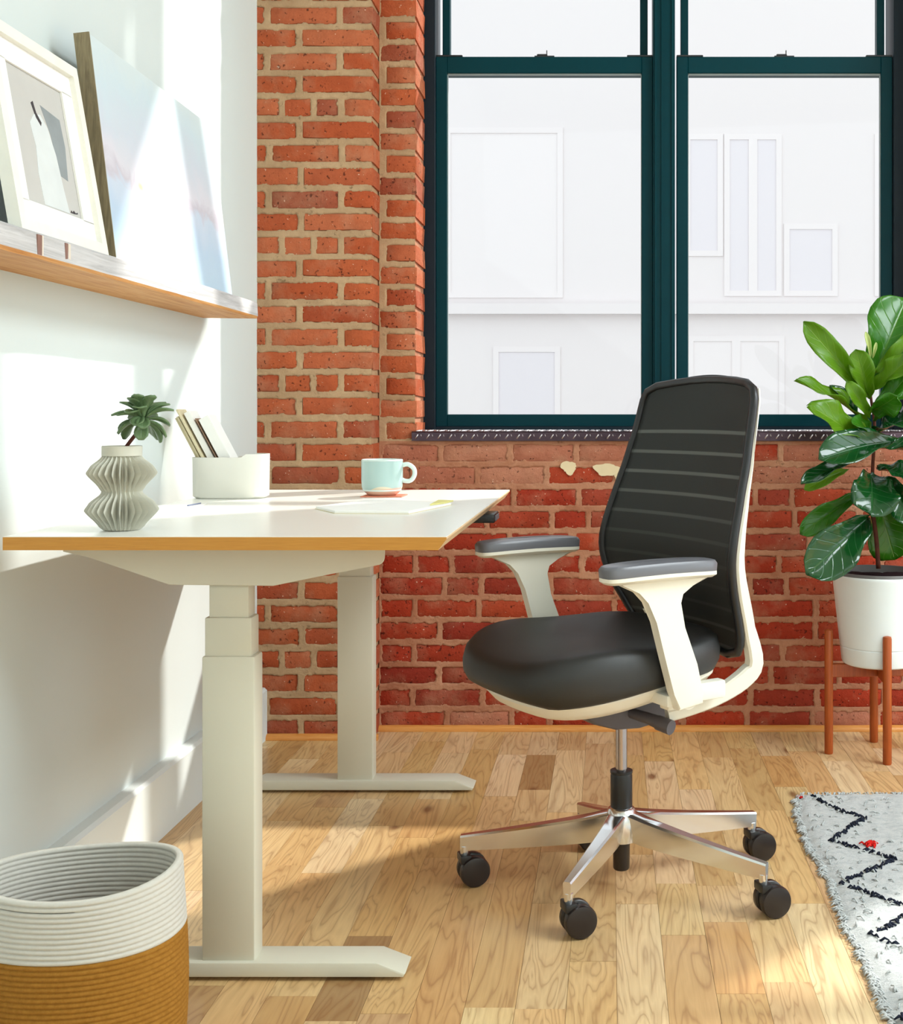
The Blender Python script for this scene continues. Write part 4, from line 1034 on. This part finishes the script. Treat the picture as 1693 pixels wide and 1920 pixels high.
# ================================================================ BASKET
bx, by = -0.842, 1.90
bsk = thing('rope_basket', 'oval coiled rope basket, white top over golden jute, at the lower left', 'basket', (bx, by, 0))
RX, RY, HB = 0.158, 0.122, 0.305
def rimwob(a):      # rim is slumped: higher at right-back, dips in front
    return 0.006 * math.sin(a * 1.0 + 0.6) + 0.004 * math.sin(2 * a + 1.0)
def basket_shell(z0, z1, mat, name, lipin):
    bm = BM(); uvl = bm.loops.layers.uv.new('UVMap'); p = 0.0082; n = 96; sub = 5
    nz = int(round((z1 - z0) / p)); rows = []
    for i in range(nz * sub + 1):
        f = i / sub; zz = z0 + (z1 - z0) * i / (nz * sub); b = abs(math.sin(math.pi * f)) ** 0.6 * 0.0026
        rows.append((zz, b, f))
    def mk(inner):
        g = []
        for zz, b, f in rows:
            r = []
            for i in range(n):
                a = 2 * math.pi * i / n; top = zz / HB
                k = 1.0 + 0.055 * math.sin(math.pi * min(1, (1 - top) * 0.9 + 0.02)) + 0.012 * math.sin(3 * a + 5 * top) * top
                off = (b - 0.0035) if not inner else (-0.0105 - b)
                z_ = zz + rimwob(a) * top ** 2 - 0.002 * math.sin(a)
                x = (RX * k + off) * math.copysign(abs(math.cos(a)) ** 0.94, math.cos(a)); y = (RY * k + off) * math.copysign(abs(math.sin(a)) ** 0.94, math.sin(a))
                r.append(bm.verts.new((x, y, z_)))
            g.append(r)
        return g
    go = mk(False); gi = mk(True)
    for g, inn in ((go, 0), (gi, 1)):
        for i in range(len(g) - 1):
            zc = rows[i][0]
            for j in range(n):
                a = math.degrees(2 * math.pi * j / n)
                if name == 'white_rope_band' and abs(zc - (HB - 0.0164)) < 0.0012 and 243 < a < 283: continue
                f = bm.faces.new((g[i][j], g[i][(j + 1) % n], g[i + 1][(j + 1) % n], g[i + 1][j]))
                for lp, (aa, bb) in zip(f.loops, ((j, i), (j + 1, i), (j + 1, i + 1), (j, i + 1))): lp[uvl].uv = (aa / n, rows[bb][2])
    for j in range(n): bm.faces.new((go[-1][j], go[-1][(j + 1) % n], gi[-1][(j + 1) % n], gi[-1][j]))
    return obj(name, bm, mat, bsk, smooth=True)
ZC = 0.208
basket_shell(ZC, HB, ROPEW, 'white_rope_band', True); basket_shell(0.004, ZC, JUTE, 'jute_rope_body', False)
bm = BM(); lathe(bm, [(0.001, 0.002), (0.98, 0.002), (0.98, 0.006), (0.001, 0.006)], 64, sx=RX - 0.01, sy=RY - 0.01); obj('basket_bottom', bm, JUTE, bsk)

# ================================================================ PLANT STAND AND FIG
sxp, syp = 0.815, 3.637
stand = thing('plant_stand', 'reddish wooden four-legged plant stand under the white pot', 'plant stand', (sxp, syp, 0))
lg = [(-0.155, -0.012), (-0.004, -0.125), (0.155, 0.012), (0.010, 0.117)]
for (lx, ly) in lg:
    bm = BM(); lathe(bm, [(0.0115, 0.0), (0.0130, 0.004), (0.0130, 0.368), (0.0115, 0.374), (0.004, 0.376)], 20, lx, ly); obj('leg', bm, STANDW, stand, smooth=40)
for i, (a, b) in enumerate(((lg[0], lg[2]), (lg[1], lg[3]))):
    bm = BM(); z = 0.252
    sweep(bm, [(a[0], a[1], z - 0.0), (b[0], b[1], z - 0.0)], (0.018, 0.040), (-(b[1] - a[1]), b[0] - a[0], 0), 0.002)
    obj('crossbar', bm, STANDW, stand)
fig = thing('potted_fig', 'fiddle-leaf fig with broad glossy leaves in a white tapered pot by the window', 'plant', (sxp, syp, 0.272))
bm = BM(); lathe(bm, [(0.001, 0.0), (0.104, 0.0), (0.110, 0.004), (0.1125, 0.012), (0.117, 0.052), (0.1155, 0.0535), (0.1155, 0.056), (0.1178, 0.0575), (0.140, 0.262), (0.1415, 0.268), (0.1400, 0.272), (0.134, 0.272), (0.131, 0.24), (0.001, 0.238)], 64, cap=False)
obj('pot', bm, POTW, fig, smooth=35)
bm = BM(); lathe(bm, [(0.139, 0.2705), (0.1405, 0.2735), (0.1375, 0.281), (0.133, 0.281), (0.131, 0.258)], 64, cap=False); obj('pot_liner', bm, POTRIM, fig, smooth=35)
bm = BM(); rr = random.Random(4); lathe(bm, [(0.001, 0.262), (0.05, 0.264), (0.1, 0.262), (0.1315, 0.260)], 40, mod=lambda i, r, z: 1, cap=False)
for v in bm.verts: v.co.z += rr.uniform(-0.003, 0.004)
obj('soil', bm, SOIL, fig, smooth=True)
def FL(px, py, Y):
    p = P(px, py, Y); return Vector((p[0] - sxp, p[1] - syp, p[2] - 0.272))
tr = spline([FL(1647, 1066, 3.637), FL(1643, 1010, 3.637), FL(1636, 950, 3.64), (FL(1636, 880, 3.645)), FL(1640, 800, 3.64), FL(1632, 740, 3.63), FL(1630, 690, 3.625), FL(1630, 655, 3.62)], 22)
bm = BM(); tube(bm, tr, [0.0075 - 0.0045 * i / 22 for i in range(23)], 10); obj('trunk', bm, BARK, fig, smooth=True)
Yp = 3.637
# (base px,py,Y, tip px,py,Y, normal, width, bend, cup, wave, mat)
LV = [
 ((1626, 745, 3.62), (1506, 603, 3.52), (-0.45, -0.75, 0.45), 0.078, 0.05, 0.12, 0.05, LEAF_Y),
 ((1632, 720, 3.66), (1700, 560, 3.72), (-0.15, -1, 0.25), 0.19, 0.06, 0.10, 0.03, LEAF_M),
 ((1628, 800, 3.62), (1489, 714, 3.50), (-0.2, -0.55, 0.8), 0.070, 0.06, 0.16, 0.06, LEAF_Y),
 ((1612, 788, 3.60), (1556, 722, 3.56), (0.2, -0.7, 0.7), 0.045, 0.02, 0.2, 0.05, LEAF_D),
 ((1634, 846, 3.62), (1516, 760, 3.47), (-0.15, -0.8, 0.55), 0.100, 0.04, 0.10, 0.06, LEAF_Y),
 ((1630, 748, 3.61), (1604, 655, 3.55), (-0.1, -1, 0.1), 0.078, 0.03, 0.12, 0.03, LEAF_Y),
 ((1636, 735, 3.61), (1712, 668, 3.50), (0.05, -0.8, 0.55), 0.075, 0.03, 0.12, 0.05, LEAF_Y),
 ((1632, 672, 3.60), (1623, 622, 3.59), (0.1, -1, 0), 0.016, 0.06, 0.2, 0, LEAF_B),
 ((1636, 672, 3.60), (1643, 642, 3.59), (-0.1, -1, 0), 0.010, 0.06, 0.2, 0, LEAF_B),
 ((1632, 785, 3.60), (1588, 716, 3.52), (0.3, -0.9, -0.2), 0.050, 0.02, 0.12, 0.05, LEAF_Y),
 ((1632, 772, 3.60), (1682, 742, 3.49), (0.1, -0.95, -0.2), 0.085, 0.03, 0.12, 0.04, LEAF_M),
 ((1640, 790, 3.61), (1700, 705, 3.52), (-0.4, -0.7, 0.5), 0.070, 0.03, 0.12, 0.04, LEAF_M),
 ((1638, 818, 3.62), (1722, 786, 3.48), (-0.1, -0.6, 0.8), 0.105, 0.05, 0.14, 0.05, LEAF_D),
 ((1638, 815, 3.62), (1598, 792, 3.50), (0, -0.8, 0.5), 0.060, 0.03, 0.12, 0.04, LEAF_M),
 ((1676, 828, 3.60), (1536, 862, 3.44), (0.02, -0.85, 0.55), 0.118, 0.05, 0.14, 0.02, LEAF_D),
 ((1600, 868, 3.58), (1502, 908, 3.46), (0.1, -0.6, 0.75), 0.055, 0.05, 0.16, 0.04, LEAF_D),
 ((1590, 880, 3.62), (1508, 918, 3.54), (0.1, -0.8, 0.4), 0.045, 0.05, 0.16, 0.04, LEAF_Y),
 ((1632, 888, 3.62), (1634, 968, 3.49), (0.1, -0.75, 0.45), 0.155, 0.06, 0.10, 0.03, LEAF_D),
 ((1644, 880, 3.62), (1725, 905, 3.50), (0.0, -0.6, 0.75), 0.085, 0.05, 0.12, 0.04, LEAF_D),
 ((1612, 925, 3.66), (1500, 1002, 3.60), (-0.35, -0.9, 0.1), 0.075, 0.05, 0.10, 0.04, LEAF_M),
 ((1628, 970, 3.60), (1512, 1078, 3.46), (0.25, -0.9, 0.3), 0.150, 0.05, 0.10, 0.02, LEAF_D),
 ((1640, 925, 3.68), (1678, 1050, 3.70), (0.05, -1, 0.1), 0.165, 0.03, 0.06, 0.02, LEAF_M),
 ((1660, 895, 3.60), (1720, 985, 3.50), (-0.3, -0.8, 0.3), 0.100, 0.05, 0.12, 0.04, LEAF_D),
 ((1640, 840, 3.63), (1760, 860, 3.60), (0.1, -0.5, 0.8), 0.12, 0.05, 0.12, 0.04, LEAF_D),
 ((1638, 760, 3.63), (1770, 730, 3.66), (0.1, -0.6, 0.8), 0.12, 0.05, 0.12, 0.04, LEAF_M),
 ((1640, 700, 3.63), (1760, 620, 3.60), (0.1, -0.9, 0.4), 0.10, 0.05, 0.12, 0.04, LEAF_Y),
 ((1640, 930, 3.63), (1750, 1000, 3.62), (0.1, -0.8, 0.6), 0.13, 0.05, 0.12, 0.04, LEAF_D),
]
for i, (b, t, nr, wd, be, cu, wa, mm) in enumerate(LV):
    bm = BM(); leaf_mesh(bm, FL(*b), FL(*t), nr, wd, be, cu, wa * 2.3, fiddle, 18, 8, i, fold=0.16)
    o = obj('leaf', bm, mm, fig, smooth=True, normals=False)
    md = o.modifiers.new('t', 'SOLIDIFY'); md.thickness = 0.0012
    if mm is LEAF_B: o['label'] = 'pale new leaf bud'

# ================================================================ RUG
rug = thing('shag_rug', 'ivory shag rug with dark zigzag lines at the lower right', 'rug', (1.4, 2.2, 0))
rx0, rx1, ry0, ry1 = 0.468, 2.3, 1.2, 3.225
bm = BM(); nx, ny = 150, 170; g = []
def rn(x, y, s): return mnoise.noise(Vector((x * s, y * s, 3.1)))
for i in range(nx + 1):
    col = []
    for j in range(ny + 1):
        fx, fy = i / nx, j / ny; x = rx0 + (rx1 - rx0) * fx; y = ry0 + (ry1 - ry0) * fy
        ex = max(0, 1 - fx * 12); ey = max(0, 1 - (1 - fy) * 12)
        x += ex * (0.012 * rn(0, y, 4) + 0.006 * rn(0, y, 22)) + ex * 0.035 * max(0, (y - 2.95) / 0.27) ** 2
        y += ey * (0.010 * rn(x, 0, 5) + 0.005 * rn(x, 0, 25))
        edge = min(1, min(fx * nx, (ny - j)) / 2.5)
        z = 0.0015 + edge * (0.011 + 0.004 * rn(x, y, 30) + 0.003 * rn(x, y, 90))
        col.append(bm.verts.new((x - 1.4, y - 2.2, z)))
    g.append(col)
for i in range(nx):
    for j in range(ny): bm.faces.new((g[i][j], g[i + 1][j], g[i + 1][j + 1], g[i][j + 1]))
obj('pile', bm, RUG, rug, smooth=True)
rt = random.Random(8)
def tuft(bm, x, y, ln, ang, w=0.0028, z=0.010):
    dx, dy = math.cos(ang) * ln / 2, math.sin(ang) * ln / 2
    tube(bm, [(x - dx, y - dy, z), (x, y, z + 0.006), (x + dx, y + dy, z + 0.002)], [w, w * 1.1, w * 0.6], 5)
def rp_(p): x, y = flat(p, 0.012); return x - 1.4, y - 2.2
zig = [(1522, 1494), (1572, 1520), (1622, 1535), (1556, 1577), (1610, 1592), (1680, 1612), (1578, 1657), (1630, 1677), (1700, 1702)]
zig2 = [(1716, 1710), (1634, 1755), (1700, 1778)]
zig3 = [(1720, 1890), (1680, 1912), (1730, 1930)]
bm = BM()
for zz in (zig, zig2, zig3):
    for p, q in zip(zz, zz[1:]):
        a, b = Vector(rp_(p)), Vector(rp_(q)); L = (b - a).length; n = int(L / 0.0048); base = math.atan2(b.y - a.y, b.x - a.x)
        for i in range(n):
            if rt.random() < 0.22 + 0.25 * (math.sin(i * 0.5) > 0.3): continue
            c = a + (b - a) * (i / n); tuft(bm, c.x + rt.gauss(0, 0.003), c.y + rt.gauss(0, 0.004), rt.uniform(0.008, 0.020), base + rt.gauss(0, 0.7), 0.0024, 0.0115)
tag(obj('zigzag_yarn', bm, YARN, rug, smooth=True), kind='stuff')
bm = BM()
for i in range(30):
    c = rp_((1630, 1584)); tuft(bm, c[0] + rt.gauss(0, 0.008), c[1] + rt.gauss(0, 0.006), 0.014, rt.uniform(0, 3.1), 0.0024, 0.012)
for i in range(9):
    c = rp_((1503, 1492)); tuft(bm, c[0] + rt.gauss(0, 0.004), c[1] + rt.gauss(0, 0.003), 0.012, rt.uniform(-0.3, 0.3), 0.0018, 0.004)
tag(obj('red_yarn', bm, YARNR, rug, smooth=True), kind='stuff')
bm = BM()
for i in range(6):
    c = rp_((1490, 1497)); tuft(bm, c[0] + rt.gauss(0, 0.004), c[1] + rt.gauss(0, 0.002), 0.02, rt.uniform(-0.2, 0.2), 0.0018, 0.003)
for i in range(1500):      # loose wool ends along the border and over the pile
    if i < 500: x, y = rx0 + rt.uniform(-0.004, 0.01) + 0.012 * 0, rt.uniform(1.9, 3.2); a = rt.gauss(0, 0.5) + (math.pi if rt.random() < .5 else 0)
    elif i < 700: x, y = rt.uniform(0.5, 1.3), ry1 - rt.uniform(0, 0.008); a = rt.gauss(1.57, 0.5)
    else: x, y = rt.uniform(0.49, 1.25), rt.uniform(1.9, 3.2); a = rt.uniform(0, 3.14)
    if x < 0.5:
        ex = 1; x += ex * (0.012 * rn(0, y, 4) + 0.006 * rn(0, y, 22)) + 0.035 * max(0, (y - 2.95) / 0.27) ** 2
    tuft(bm, x - 1.4, y - 2.2, rt.uniform(0.010, 0.022), a, 0.0016, 0.003 if i < 700 else 0.011)
tag(obj('wool_ends', bm, RUG, rug, smooth=True), kind='stuff')
print('bricks', nb, nw, 'planks', nplank)
